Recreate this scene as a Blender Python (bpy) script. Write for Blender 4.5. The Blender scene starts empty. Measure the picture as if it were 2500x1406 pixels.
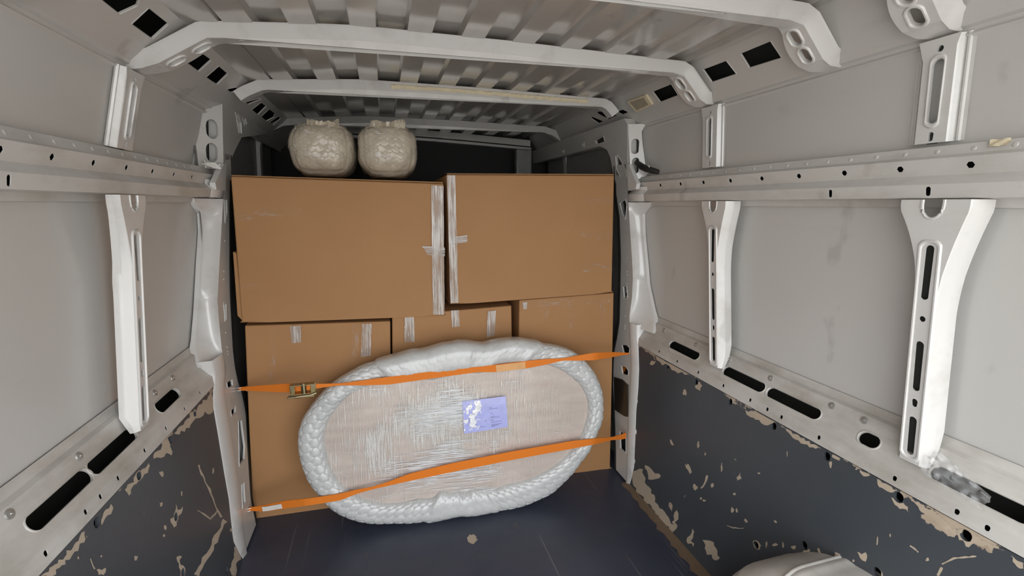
import bpy, bmesh, math, random
import numpy as np
from mathutils import Vector, Matrix
from mathutils.geometry import tessellate_polygon
random.seed(7); RNG = np.random.default_rng(7)
C = bpy.context.scene.collection
S = bpy.context.scene

# ------------------------------------------------------------------ camera
F, CX, CY = 1100.0, 1250.0, 703.0
CAMZ = 1.4
def _basis(vx, vy):
    y = np.array([vy[0]-CX, vy[1]-CY, F]); y /= np.linalg.norm(y)
    x = np.array([vx[0]-CX, vx[1]-CY, F]); x -= y*(x@y); x /= np.linalg.norm(x)
    return np.array([x, y, np.cross(x, y)])
R = _basis((5700, 530), (932, 497))          # rows: world axes in camera coords (right, down, forward)
cam_d = bpy.data.cameras.new('camera'); cam = bpy.data.objects.new('camera', cam_d); C.objects.link(cam)
right, up, back = R[:, 0], -R[:, 1], -R[:, 2]
cam.matrix_world = Matrix(((right[0], up[0], back[0], 0), (right[1], up[1], back[1], 0),
                           (right[2], up[2], back[2], CAMZ), (0, 0, 0, 1)))
cam_d.sensor_width = 36.0; cam_d.lens = 36.0*F/2500.0; cam_d.clip_start = 0.02; cam_d.clip_end = 200
S.camera = cam
S.view_settings.view_transform = 'Standard'; S.view_settings.look = 'None'
S.view_settings.gamma = 1.0; S.view_settings.use_curve_mapping = False
S.view_settings.exposure = 0.80
S.cycles.max_bounces = 12; S.cycles.diffuse_bounces = 7; S.cycles.transparent_max_bounces = 16
S.cycles.use_denoising = True; S.cycles.sample_clamp_indirect = 8.0

# ------------------------------------------------------------------ daylight through the open rear doors
OPEN_Y = -0.35
w = bpy.data.worlds.new('sky'); S.world = w; w.use_nodes = True
nt = w.node_tree; bg = nt.nodes['Background']
sky = nt.nodes.new('ShaderNodeTexSky'); sky.sky_type = 'HOSEK_WILKIE'
sky.sun_direction = Vector((-0.35, -0.35, 0.86)).normalized(); sky.turbidity = 7.0; sky.ground_albedo = 0.5
mixs = nt.nodes.new('ShaderNodeMix'); mixs.data_type = 'RGBA'; mixs.inputs[0].default_value = 0.65
mixs.inputs[7].default_value = (1.0, 1.0, 1.0, 1)
nt.links.new(sky.outputs[0], mixs.inputs[6]); nt.links.new(mixs.outputs[2], bg.inputs[0])
bg.inputs[1].default_value = 3.4
sun_d = bpy.data.lights.new('sun', 'SUN'); sun_d.energy = 2.0; sun_d.angle = math.radians(3); sun_d.color = (1, .95, .86)
sun = bpy.data.objects.new('sun', sun_d); C.objects.link(sun)
sun.rotation_euler = Vector((0.45, -0.5, -0.85)).to_track_quat('-Z', 'Y').to_euler()   # falls on the ground behind, not into the van
por_d = bpy.data.lights.new('rear_portal', 'AREA'); por_d.shape = 'RECTANGLE'; por_d.size = 1.9; por_d.size_y = 2.1
por_d.cycles.is_portal = True
por = bpy.data.objects.new('rear_portal', por_d); C.objects.link(por)
por.location = (0.275, OPEN_Y-0.02, 0.95); por.rotation_euler = (math.radians(90), 0, 0)

# ------------------------------------------------------------------ pixel -> place on a real surface
XC = 0.275                       # centre line of the van
def ray(u, v): return R @ np.array([u-CX, v-CY, F])
def on_y(u, v, fy):              # fy: y = a + b*x + c*z
    a, b, c = fy; r = ray(u, v)
    t = (a + c*CAMZ)/(r[1]-b*r[0]-c*r[2]); p = r*t; p[2] += CAMZ; return p
def on_z(u, v, z):
    r = ray(u, v); p = r*((z-CAMZ)/r[2]); p[2] += CAMZ; return p
def on_strip(u, v, side, a, b):  # plane through (w,z)=a and b, parallel to y; returns y, t(0..1 along a->b)
    r = ray(u, v); (w0, z0), (w1, z1) = a, b
    n = np.array([(z1-z0)*side, 0, -(w1-w0)]); p0 = np.array([XC+side*w0, 0, z0-CAMZ])
    t = (n@p0)/(n@r); p = r*t
    L2 = (w1-w0)**2+(z1-z0)**2
    tt = ((side*(p[0]-XC)-w0)*(w1-w0)+(p[2]+CAMZ-z0)*(z1-z0))/L2
    return p[1], tt
INNER = [(-.1, .862), (0, .866), (.717, .905), (1.42, .895), (1.53, .893), (1.79, .87), (2.1, .80)]
def w_in(z): return float(np.interp(z, [a for a, b in INNER], [b for a, b in INNER]))
def on_inner(u, v, side, dw=0.0):
    r = ray(u, v); z = 1.0
    for _ in range(40):
        t = (XC+side*(w_in(z)+dw))/r[0]; z = .5*z+.5*(CAMZ+r[2]*t)
    return r[1]*t, z

# ------------------------------------------------------------------ materials
def nm(name):
    m = bpy.data.materials.new(name); m.use_nodes = True
    nt = m.node_tree; return m, nt, nt.nodes['Principled BSDF']
def N(nt, t, **kw):
    n = nt.nodes.new(t)
    for k, v in kw.items():
        if k in n.inputs: n.inputs[k].default_value = v
        else: setattr(n, k, v)
    return n
def ramp(nt, src, p0, p1, c0=(0, 0, 0, 1), c1=(1, 1, 1, 1)):
    r = nt.nodes.new('ShaderNodeValToRGB'); nt.links.new(src, r.inputs[0])
    r.color_ramp.elements[0].position = p0; r.color_ramp.elements[1].position = p1
    r.color_ramp.elements[0].color = c0; r.color_ramp.elements[1].color = c1
    return r
def mixc(nt, fac, a, b):
    m = nt.nodes.new('ShaderNodeMix'); m.data_type = 'RGBA'
    for i, v in ((0, fac), (6, a), (7, b)):
        if isinstance(v, (tuple, float, int)): m.inputs[i].default_value = v
        else: nt.links.new(v, m.inputs[i])
    return m.outputs[2]
def coords(nt, scale=(1, 1, 1)):
    tc = nt.nodes.new('ShaderNodeTexCoord'); mp = nt.nodes.new('ShaderNodeMapping')
    mp.inputs['Scale'].default_value = scale; nt.links.new(tc.outputs['Object'], mp.inputs[0]); return mp.outputs[0]
def noise(nt, co, scale, detail=4, rough=.55):
    n = N(nt, 'ShaderNodeTexNoise', Scale=scale, Detail=detail, Roughness=rough); nt.links.new(co, n.inputs['Vector']); return n.outputs[0]
def bump(nt, src, b, strength=.3, dist=.01):
    n = N(nt, 'ShaderNodeBump', Strength=strength, Distance=dist); nt.links.new(src, n.inputs['Height']); nt.links.new(n.outputs[0], b.inputs['Normal']); return n

def paint(name, col, dirt, rough=.3, dirt_amt=(.55, .8), coat=.3, bmp=.0):
    m, nt, b = nm(name); co = coords(nt)
    n1 = noise(nt, co, 3.2, 7, .62); n2 = noise(nt, coords(nt, (1, .35, 1)), 14, 6, .6)
    mul = N(nt, 'ShaderNodeMath', operation='MULTIPLY'); nt.links.new(n1, mul.inputs[0]); nt.links.new(n2, mul.inputs[1])
    r = ramp(nt, mul.outputs[0], dirt_amt[0]*.45, dirt_amt[1]*.5)
    sc = noise(nt, coords(nt, (1, 1, .55)), 5.5, 5, .5); fs = ramp(nt, sc, .66, .70, (0, 0, 0, 1), (.45, .45, .45, 1))
    nt.links.new(mixc(nt, fs.outputs[0], mixc(nt, r.outputs[0], col, dirt), tuple(c*.78 for c in dirt[:3])+(1,)), b.inputs['Base Color'])
    b.inputs['Roughness'].default_value = rough; b.inputs['Coat Weight'].default_value = coat; b.inputs['Coat Roughness'].default_value = .12
    if bmp: bump(nt, noise(nt, coords(nt), 2.3, 2), b, bmp, .02)
    return m
M = {}
M['paint'] = paint('van_paint', (.585, .575, .55, 1), (.50, .48, .45, 1), .34, (.7, 1.1), bmp=.1)
M['roof'] = paint('roof_paint_shaded', (.50, .48, .45, 1), (.45, .42, .38, 1), .2, (.6, .9), coat=1, bmp=.0)  # same van paint, darkened to put the roof's shade into its colour
M['rail'] = paint('rail_paint', (.62, .605, .575, 1), (.44, .415, .37, 1), .4, (.5, .9), coat=.2)
M['ledge'] = paint('ledge_paint', (.60, .585, .555, 1), (.36, .335, .29, 1), .42, (.40, .82), coat=.15)
M['frame'] = paint('frame_paint', (.69, .68, .66, 1), (.55, .53, .50, 1), .24, (.6, 1.0), coat=.7, bmp=.12)
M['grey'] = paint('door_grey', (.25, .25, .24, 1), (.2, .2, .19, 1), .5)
def flat(name, col, rough=.5, metal=0, coat=0):
    m, nt, b = nm(name); b.inputs['Roughness'].default_value = rough; b.inputs['Metallic'].default_value = metal
    b.inputs['Coat Weight'].default_value = coat
    n = noise(nt, coords(nt), 30, 4); r = ramp(nt, n, .3, .7, tuple(c*.88 for c in col[:3])+(1,), col)
    nt.links.new(r.outputs[0], b.inputs['Base Color']); return m
M['cavity'] = flat('cavity_shade', (.03, .032, .028, 1), .8)  # near-black colour standing in for shade inside the hollow body
M['dark'] = flat('cab_black', (.018, .018, .018, 1), .7)
M['louvre'] = flat('cab_louvre', (.03, .03, .03, 1), .5)
M['rubber'] = flat('rubber_seal', (.015, .015, .015, 1), .55)
M['chip'] = flat('bare_wood', (.52, .43, .33, 1), .75)
M['foam'] = flat('yellow_foam', (.80, .70, .50, 1), .85)
M['pad'] = flat('beige_pad', (.42, .37, .28, 1), .7)
M['steel'] = flat('zinc_steel', (.38, .33, .20, 1), .3, 1)
M['steel2'] = flat('bright_steel', (.7, .7, .68, 1), .25, 1)
M['rivet'] = flat('rivet_grey', (.42, .41, .39, 1), .35, .5)
M['whitetag'] = flat('white_tag', (.82, .80, .76, 1), .6)
M['plastic_black'] = flat('black_plastic', (.03, .024, .02, 1), .35, coat=.3)
M['ink'] = flat('ink', (.16, .18, .38, 1), .6)
M['dirt'] = flat('brown_dirt', (.16, .11, .07, 1), .9)
M['ground'] = flat('concrete', (.50, .48, .45, 1), .9)

# dark lining paint with chips of bare wood along the edges
def lining_mat():
    m, nt, b = nm('lining_paint')
    co = coords(nt); sep = nt.nodes.new('ShaderNodeSeparateXYZ'); tc = nt.nodes.new('ShaderNodeTexCoord'); nt.links.new(tc.outputs['Object'], sep.inputs[0])
    top = N(nt, 'ShaderNodeMapRange'); nt.links.new(sep.outputs[2], top.inputs[0])
    top.inputs[1].default_value = .66; top.inputs[2].default_value = .72; top.inputs[3].default_value = 0; top.inputs[4].default_value = .17
    bot = N(nt, 'ShaderNodeMapRange'); nt.links.new(sep.outputs[2], bot.inputs[0])
    bot.inputs[1].default_value = .06; bot.inputs[2].default_value = .0; bot.inputs[3].default_value = 0; bot.inputs[4].default_value = .15
    n1 = noise(nt, co, 9, 6, .6)
    a = N(nt, 'ShaderNodeMath', operation='ADD'); nt.links.new(n1, a.inputs[0]); nt.links.new(top.outputs[0], a.inputs[1])
    a2 = N(nt, 'ShaderNodeMath', operation='ADD'); nt.links.new(a.outputs[0], a2.inputs[0]); nt.links.new(bot.outputs[0], a2.inputs[1])
    f1 = ramp(nt, a2.outputs[0], .705, .712)
    n2 = noise(nt, coords(nt, (1, 1, .6)), 26, 3, .5); f2 = ramp(nt, n2, .80, .81)
    mx = N(nt, 'ShaderNodeMath', operation='MAXIMUM'); nt.links.new(f1.outputs[0], mx.inputs[0]); nt.links.new(f2.outputs[0], mx.inputs[1])
    n3 = noise(nt, coords(nt), 1.6, 4); base = ramp(nt, n3, .3, .7, (.052, .060, .070, 1), (.072, .080, .090, 1))
    wood = ramp(nt, noise(nt, coords(nt), 22, 5), .3, .7, (.40, .31, .23, 1), (.56, .47, .37, 1))
    nt.links.new(mixc(nt, mx.outputs[0], base.outputs[0], wood.outputs[0]), b.inputs['Base Color'])
    b.inputs['Roughness'].default_value = .42
    bump(nt, noise(nt, coords(nt), 60, 4), b, .12, .004); return m
M['lining'] = lining_mat()
def floor_mat():
    m, nt, b = nm('floor_paint')
    n1 = noise(nt, coords(nt), 2.2, 7, .6); c = ramp(nt, n1, .3, .75, (.034, .041, .066, 1), (.060, .068, .098, 1))  # dark navy paint, with blue sky reflection added into its colour
    n2 = noise(nt, coords(nt), 11, 6, .6); f = ramp(nt, n2, .62, .74)
    c2 = mixc(nt, f.outputs[0], c.outputs[0], (.075, .072, .07, 1))
    # long thin scratches
    sc = noise(nt, coords(nt, (60, 1.2, 1)), 1.0, 2, .4); fs = ramp(nt, sc, .68, .72)
    nt.links.new(mixc(nt, fs.outputs[0], c2, (.13, .13, .14, 1)), b.inputs['Base Color'])
    rr = ramp(nt, n2, .3, .7, (.28, .28, .28, 1), (.5, .5, .5, 1)); nt.links.new(rr.outputs[0], b.inputs['Roughness'])
    bump(nt, noise(nt, coords(nt), 40, 4), b, .1, .004); return m
M['floor'] = floor_mat()
def card_mat():
    m, nt, b = nm('cardboard')
    n1 = noise(nt, coords(nt), 2.0, 4); n2 = noise(nt, coords(nt, (1, 1, 60)), 3, 2)
    c = ramp(nt, n1, .3, .7, (.385, .198, .080, 1), (.43, .228, .096, 1))
    nt.links.new(c.outputs[0], b.inputs['Base Color']); b.inputs['Roughness'].default_value = .72
    bump(nt, n2, b, .06, .003); return m
M['card'] = card_mat()
M['card_dark'] = flat('cardboard_edge', (.26, .14, .065, 1), .8)

def film(name, tint, density, stretch, scale, rough=.14, bstr=.5, rot=0.0, lo=.42, hi=.62, glare_spots=None, const=None, det=6):
    """clear plastic: see-through with glossy creases and painted white glints running along one direction; spots = where extra white glare is painted (u, v, size u, size v, weight)"""
    m = bpy.data.materials.new(name); m.use_nodes = True; nt = m.node_tree; nt.nodes.clear()
    out = nt.nodes.new('ShaderNodeOutputMaterial'); mix = nt.nodes.new('ShaderNodeMixShader')
    tr = nt.nodes.new('ShaderNodeBsdfTransparent'); pr = nt.nodes.new('ShaderNodeBsdfPrincipled')
    tc = nt.nodes.new('ShaderNodeTexCoord'); mp = nt.nodes.new('ShaderNodeMapping'); nt.links.new(tc.outputs['UV'], mp.inputs[0])
    mp.inputs['Scale'].default_value = stretch; mp.inputs['Rotation'].default_value = (0, 0, rot)
    n = noise(nt, mp.outputs[0], scale, det, .65)
    big = noise(nt, tc.outputs['UV'], 4.5, 3, .5)
    ad = N(nt, 'ShaderNodeMath', operation='MULTIPLY_ADD'); nt.links.new(big, ad.inputs[0]); ad.inputs[1].default_value = .5; nt.links.new(n, ad.inputs[2])
    src = ad.outputs[0]
    for (u, v, su, sv, wt) in (glare_spots or []):  # glare painted as extra white opacity at chosen places
        m2 = nt.nodes.new('ShaderNodeMapping'); nt.links.new(tc.outputs['UV'], m2.inputs[0])
        m2.inputs['Scale'].default_value = (1/su, 1/sv, 1); m2.inputs['Location'].default_value = (-u/su, -v/sv, 0)
        g = N(nt, 'ShaderNodeTexGradient', gradient_type='SPHERICAL'); nt.links.new(m2.outputs[0], g.inputs[0])
        a2 = N(nt, 'ShaderNodeMath', operation='MULTIPLY_ADD'); nt.links.new(g.outputs[1], a2.inputs[0]); a2.inputs[1].default_value = wt; nt.links.new(src, a2.inputs[2]); src = a2.outputs[0]
    r = ramp(nt, src, lo+.25, hi+.25, (density[0],)*3+(1,), (density[1],)*3+(1,))
    if const is None: nt.links.new(r.outputs[0], mix.inputs[0])
    else: mix.inputs[0].default_value = const
    pr.inputs['Base Color'].default_value = tint; pr.inputs['Roughness'].default_value = rough; pr.inputs['Specular IOR Level'].default_value = 1.0
    pr.inputs['Coat Weight'].default_value = 1.0; pr.inputs['Coat Roughness'].default_value = .06
    if bstr:
        bp = N(nt, 'ShaderNodeBump', Strength=bstr, Distance=.02); nt.links.new(n, bp.inputs['Height']); nt.links.new(bp.outputs[0], pr.inputs['Normal'])
    nt.links.new(tr.outputs[0], mix.inputs[1]); nt.links.new(pr.outputs[0], mix.inputs[2]); nt.links.new(mix.outputs[0], out.inputs[0])
    return m
M['tape'] = film('packing_tape', (.90, .84, .78, 1), (.30, .95), (22, 2.2, 1), 1.6, .12, .9, lo=.40, hi=.60)  # white streaks put glare into the tape's colour
M['tape_faint'] = film('packing_tape_faint', (.75, .66, .58, 1), (.02, .5), (8, 5, 1), 1.6, .15, .8, lo=.55, hi=.75)
M['glint'] = film('tape_glints', (1, .95, .86, 1), (.0, .8), (14, 5, 1), 2.0, .1, .9, .2, lo=.56, hi=.70, det=3)  # pale flecks paint glints onto the bundle tape
M['stretch_v'] = film('stretch_film_upright', (1, .97, .91, 1), (.06, .82), (170, 5.0, 1), 1.0, .12, .6, .06, lo=.60, hi=.76,
                      glare_spots=[(-.20, .15, .50, .40, .23), (.02, .18, .42, .34, .23), (.45, .14, .40, .45, .14), (.25, -.35, .3, .3, .08)], det=2)
M['stretch_d'] = film('stretch_film_slanting', (1, .98, .93, 1), (.0, .7), (130, 4.0, 1), 1.0, .12, .6, -.48, lo=.68, hi=.82,
                      glare_spots=[(-.52, -.02, .42, .5, .26)], det=2)
M['stretch_h'] = film('stretch_film_level', (.96, .98, 1.0, 1), (.0, .88), (3.6, 170, 1), 1.0, .12, .6, -.13, lo=.66, hi=.82,
                      glare_spots=[(-.12, -.22, .58, .24, .34), (-.02, .18, .46, .28, .31), (.20, -.44, .28, .2, .2)], det=2)
M['label_glare'] = film('label_glare_sheet', (1, 1, 1, 1), (.0, .9), (5, 4, 1), .55, .1, .5, 0.4, lo=.47, hi=.50, det=3)  # blotchy white, a painted glare patch for the label
def bubble_mat(name, col, rough, coat=.5):
    m, nt, b = nm(name)
    n = noise(nt, coords(nt), 26, 5); r = ramp(nt, n, .3, .7, tuple(c*.86 for c in col[:3])+(1,), col)
    nt.links.new(r.outputs[0], b.inputs['Base Color']); b.inputs['Roughness'].default_value = rough; b.inputs['IOR'].default_value = 1.55
    b.inputs['Coat Weight'].default_value = coat; b.inputs['Coat Roughness'].default_value = .06
    bump(nt, noise(nt, coords(nt), 48, 4, .6), b, .35, .005); return m
M['bubble'] = bubble_mat('bubble_wrap', (.62, .63, .62, 1), .3)
M['bubble_warm'] = bubble_mat('bubble_wrap_warm', (.60, .53, .42, 1), .34, .5)
def board_mat():
    m, nt, b = nm('wrapped_board')
    n = noise(nt, coords(nt, (1, 1, 6)), 5, 5); r = ramp(nt, n, .3, .7, (.53, .44, .39, 1), (.64, .56, .50, 1))
    nt.links.new(r.outputs[0], b.inputs['Base Color']); b.inputs['Roughness'].default_value = .45; b.inputs['Coat Weight'].default_value = .4; return m
M['board'] = board_mat()
M['label'] = flat('blue_paper', (.46, .49, .92, 1), .25, coat=.8)
def strap_mat():
    m, nt, b = nm('orange_webbing')
    wv = N(nt, 'ShaderNodeTexWave', Scale=260.0, Distortion=.3); nt.links.new(coords(nt), wv.inputs[0])
    r = ramp(nt, wv.outputs[0], .2, .8, (.72, .165, .006, 1), (.92, .26, .015, 1)); nt.links.new(r.outputs[0], b.inputs['Base Color'])
    b.inputs['Roughness'].default_value = .55; bump(nt, wv.outputs[0], b, .3, .002); return m
M['strap'] = strap_mat()
def clear_mat():
    return film('clear_plastic', (.80, .81, .82, 1), (.1, .5), (1, 1, 1), 1.0, .1, 0, const=.28)
M['clear'] = clear_mat()

# ------------------------------------------------------------------ mesh helpers
def mk(name, V, Fc, mat, parent=None, smooth=None, mats=None, uv=None):
    me = bpy.data.meshes.new(name)
    me.from_pydata([tuple(map(float, v)) for v in V], [], [tuple(int(i) for i in f) for f in Fc])
    for x in (mat if isinstance(mat, (list, tuple)) else [mat]): me.materials.append(x)
    if mats is not None: me.polygons.foreach_set('material_index', np.array(mats, dtype=np.int32))
    bm = bmesh.new(); bm.from_mesh(me); bmesh.ops.recalc_face_normals(bm, faces=bm.faces); bm.to_mesh(me); bm.free()
    if uv is not None:
        l = me.uv_layers.new(name='UVMap'); uv = np.array(uv, float)
        li = np.zeros(len(me.loops), dtype=np.int32); me.loops.foreach_get('vertex_index', li)
        l.data.foreach_set('uv', uv[li].ravel())
    if smooth is not None:
        me.polygons.foreach_set('use_smooth', np.ones(len(me.polygons), dtype=bool))
        me.set_sharp_from_angle(angle=math.radians(smooth))
    me.validate(); me.update()
    o = bpy.data.objects.new(name, me); C.objects.link(o)
    if parent: o.parent = parent
    return o
class MB:
    """collects shapes that become one mesh"""
    def __init__(s): s.V, s.F, s.I = [], [], []
    def add(s, V, Fc, mi=0):
        n = len(s.V); s.V += [tuple(v) for v in V]; s.F += [tuple(i+n for i in f) for f in Fc]; s.I += [mi]*len(Fc)
    def grid(s, P, mi=0, cu=False, cv=False):
        P = np.asarray(P, float); a, b = P.shape[:2]
        f = []
        for i in range(a if cu else a-1):
            for j in range(b if cv else b-1):
                i2, j2 = (i+1) % a, (j+1) % b
                f.append((i*b+j, i2*b+j, i2*b+j2, i*b+j2))
        s.add(P.reshape(-1, 3), f, mi)
    def box(s, x0, x1, y0, y1, z0, z1, mi=0):
        V = [(x, y, z) for x in (x0, x1) for y in (y0, y1) for z in (z0, z1)]
        s.add(V, [(0, 1, 3, 2), (4, 6, 7, 5), (0, 4, 5, 1), (2, 3, 7, 6), (0, 2, 6, 4), (1, 5, 7, 3)], mi)
    def tube(s, pts, r, n=8, mi=0, closed=False):
        pts = [np.array(p, float) for p in pts]; rows = []
        m = len(pts)
        for i, p in enumerate(pts):
            a = pts[(i-1) % m] if (closed or i > 0) else p; b = pts[(i+1) % m] if (closed or i < m-1) else p
            t = b-a; t /= (np.linalg.norm(t)+1e-9)
            h = np.array([0, 0, 1.0]) if abs(t[2]) < .9 else np.array([1.0, 0, 0])
            u = np.cross(t, h); u /= np.linalg.norm(u); v = np.cross(t, u)
            rr = r[i] if hasattr(r, '__len__') else r
            rows.append([p+rr*(math.cos(q)*u+math.sin(q)*v) for q in np.linspace(0, 2*math.pi, n, endpoint=False)])
        s.grid(rows, mi, cu=closed, cv=True)
        if not closed:
            nn = len(s.V); s.F += [tuple(range(nn-n, nn)), tuple(range(nn-m*n, nn-m*n+n))]; s.I += [mi, mi]
    def plate(s, outer, holes, T, thick, mi=0, lip=.006, bead=0.0, back=False, sides=True):
        """flat sheet cut from an outline with holes; T(u,v,d) places it, d goes behind the face"""
        loops = [list(outer)]+[list(h) for h in holes]
        tri = tessellate_polygon([[Vector((a, b, 0)) for a, b in l] for l in loops])
        pts = [p for l in loops for p in l]; n = len(pts)
        V = [T(a, b, 0) for a, b in pts]; Fc = [tuple(t) for t in tri]
        if back:
            V += [T(a, b, thick) for a, b in pts]; Fc += [tuple(i+n for i in t) for t in tri]
        s.add(V, Fc, mi)
        k = 0
        for li, l in enumerate(loops):
            d = thick if li == 0 else lip
            if li == 0 and not sides: continue
            s.grid([[T(a, b, 0) for a, b in l], [T(a, b, d) for a, b in l]], mi, cv=True)
            if li > 0 and bead > 0:
                cx = sum(a for a, b in l)/len(l); cy = sum(b for a, b in l)/len(l)
                rows = []
                for f, h in ((0, 0.0), (.35, -.6), (1.0, -.6), (1.5, .02)):
                    row = []
                    for a, b in l:
                        L = math.hypot(a-cx, b-cy)+1e-9
                        row.append(T(a+(a-cx)/L*bead*f, b+(b-cy)/L*bead*f, h*bead))
                    rows.append(row)
                s.grid(rows, mi, cv=True)
    def build(s, name, mat, parent=None, smooth=None, uv=None):
        return mk(name, s.V, s.F, mat, parent, smooth, s.I if isinstance(mat, (list, tuple)) else None, uv)
def bevel(o, wdt=.003, seg=2, ang=35):
    b = o.modifiers.new('bevel', 'BEVEL'); b.width = wdt; b.segments = seg; b.limit_method = 'ANGLE'; b.angle_limit = math.radians(ang); return o
def thing(name, label, cat, loc=(0, 0, 0), group=None):
    o = bpy.data.objects.new(name, None); C.objects.link(o); o.location = loc; o.empty_display_size = .05
    o['label'] = label; o['category'] = cat
    if group: o['group'] = group
    return o
def tag(o, label, cat, group=None):
    o['label'] = label; o['category'] = cat
    if group: o['group'] = group
    return o
def struct(o): o['kind'] = 'structure'; return o
def oval(cx, cy, a, b, n=20, rot=0.0):      # capsule / ellipse outline, half sizes a (along u) and b
    P = []
    r = min(a, b); ex, ey = a-r, b-r
    for q in np.linspace(0, 2*math.pi, n, endpoint=False):
        c, s_ = math.cos(q), math.sin(q)
        x = r*c+(ex if c >= 0 else -ex); y = r*s_+(ey if s_ >= 0 else -ey)
        P.append((cx+x*math.cos(rot)-y*math.sin(rot), cy+x*math.sin(rot)+y*math.cos(rot)))
    return P
def circ(cx, cy, r, n=10): return oval(cx, cy, r, r, n)

Y0, Y1 = OPEN_Y, 3.45          # the hold, from the open doors to the bulkhead
# ------------------------------------------------------------------ floor and ground
mb = MB(); mb.box(XC-1.02, XC+1.02, Y0, Y1, -.06, 0)
floor = struct(mb.build('floor', M['floor']))
mb = MB(); mb.box(-30, 30, -40, 30, -.75, -.70)
struct(mb.build('ground', M['ground']))

# ------------------------------------------------------------------ side walls
LEDGE = [(.912, .722), (.919, .755), (.928, .764), (.960, .812), (.969, .842), (.981, .848), (.990, .868)]
SKIN = ((.994, .866), (.968, 1.405))
RAIL = [(.962, 1.400), (.957, 1.418), (.901, 1.4205), (.896, 1.450), (.918, 1.470), (.906, 1.506), (.928, 1.514), (.934, 1.535), (.962, 1.537)]
USKIN_ = {1: ((.966, 1.535), (.945, 1.765)), -1: ((.966, 1.535), (.914, 1.746))}
CANT_ = {1: ((.925, 1.787), (.829, 1.922)), -1: ((.895, 1.766), (.758, 1.876))}
BROW_ = {1: [(.947, 1.755), (.938, 1.762), (.944, 1.768), (.940, 1.775), (.929, 1.779), (.925, 1.787)],
         -1: [(.917, 1.736), (.908, 1.743), (.913, 1.748), (.909, 1.755), (.899, 1.759), (.895, 1.766)]}

def side_T(side):
    return lambda y, z, d: (XC+side*(w_in(z)+d), y, z)
def strip_T(side, a, b):
    L = math.hypot(b[0]-a[0], b[1]-a[1]); n = ((b[1]-a[1])/L, -(b[0]-a[0])/L)     # outward (w,z)
    def T(y, t, d): return (XC+side*(a[0]+(b[0]-a[0])*t+n[0]*d), y, a[1]+(b[1]-a[1])*t+n[1]*d)
    return T, L
def strip(mb, side, a, b, holes=(), y0=Y0, y1=Y1, lip=.006, bead=0.0, mi=0):
    T, L = strip_T(side, a, b)
    mb.plate([(y0, 0), (y1, 0), (y1, 1), (y0, 1)], [[(y, t/L) for y, t in h] for h in holes],
             lambda y, t, d: T(y, t, d), .004, mi, lip, 0, sides=False)
    if bead:
        for h in holes: ring(mb, [(y, t/L) for y, t in h], T, bead, L)
def ring(mb, h, T, bead, L):
    cx = sum(a for a, b in h)/len(h); cy = sum(b for a, b in h)/len(h); rows = []
    for f, d in ((0, .001), (.4, -.5), (1.0, -.5), (1.5, .02)):
        row = []
        for a, b in h:
            dx, dy = a-cx, (b-cy)*L; l = math.hypot(dx, dy)+1e-9
            row.append(T(a+dx/l*bead*f, b+dy/l*bead*f/L, d*bead))
        rows.append(row)
    mb.grid(rows, mi=0, cv=True)
def px_on(px, side, a, b):                    # pixel -> (y, distance along the strip in metres)
    L = math.hypot(b[0]-a[0], b[1]-a[1]); y, t = on_strip(px[0], px[1], side, a, b); return (y, t*L)

SMALL = {1: [(1609, 857), (1653, 882), (1704.5, 908.5), (1766, 940), (1831.5, 976), (1873, 999), (1907.5, 1018), (1999, 1068), (2184, 1168), (2336, 1249.5), (2410, 1289)],
         -1: [(488, 957), (450.7, 996), (404.5, 1041.7), (352.4, 1096), (287, 1163), (243.6, 1207.6), (208, 1246), (111.5, 1349)]}
SLOT = {1: [(1.485, 1.68), (1.150, 1.343), (.945, 1.138), (.777, .829), (.48, .66)],
        -1: [(1.495, 1.64), (1.168, 1.364), (.978, 1.167), (.79, .84), (.50, .67)]}
RIV = {1: [(1622, 804), (1700, 841), (1781.6, 872.5), (1883.7, 918.4), (2030.8, 992), (2112, 1023)], -1: [(411, 903), (376, 955), (294, 1013), (184, 1100), (19, 1250)]}
HEX = {1: [(1612, 452), (1661, 448), (1716.7, 443.5), (1782.4, 438.4), (1859, 432.6), (1949.5, 426), (2060.5, 418), (2197, 408.5), (2369, 396.7)],
       -1: [(0, 372), (127, 386.7), (228, 401), (308.4, 412.7), (372, 422), (424, 429.4), (468, 435.4)]}
OBL = {1: [(2027, 464), (2266, 457)], -1: [(22, 441)]}
CANTH = {1: [[(1808.6, 131), (1880.6, 101.4), (1906.8, 140.7), (1830, 165)], [(1717, 170), (1772.6, 149), (1797, 180), (1738, 200)],
             [(1594, 224), (1638.5, 206), (1655, 232), (1612, 248.7)], [(1505.6, 272.8), (1521, 267.7), (1533.8, 273.7), (1519, 279.6)],
             [(1457, 277), (1461, 272), (1488.5, 274.5), (1505.6, 281.3), (1485, 291.6)], [(1441.6, 287.3), (1446.7, 284.8), (1473, 295.9), (1461, 301)]],
         -1: [[(322, 58.7), (363, 20.6), (411, 58.7), (371.7, 94.3)], [(242, -6), (291.7, 33.8), (334, 14), (342, -6)],
              [(451.8, 149.4), (482, 122.7), (515.8, 146.6), (485.6, 174.3)], [(503.4, 188.5), (533.6, 161.9), (556, 180.7), (530, 206.3)],
              [(553.4, 217.8), (575.3, 213.5), (583.3, 220.8), (565.3, 225.8)], [(576.3, 231.8), (599, 224.8), (633, 220.8), (635, 222.8), (589, 241.8)],
              [(599, 249.7), (635, 239.4), (638, 241.8), (607, 254.7)], [(615, 267.6), (637, 250.7), (650, 259.7), (630, 279.6)],
              [(638, 284.6), (657, 266.7), (671, 277.6), (668, 286.6), (651, 295.5)], [(658, 298.5), (679, 283.6), (685, 289.6), (668, 305.5)]]}
PILLAR_Y = 2.02
def clampy(h, lo, hi): return [(y, min(max(t, lo), hi)) for y, t in h]

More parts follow.
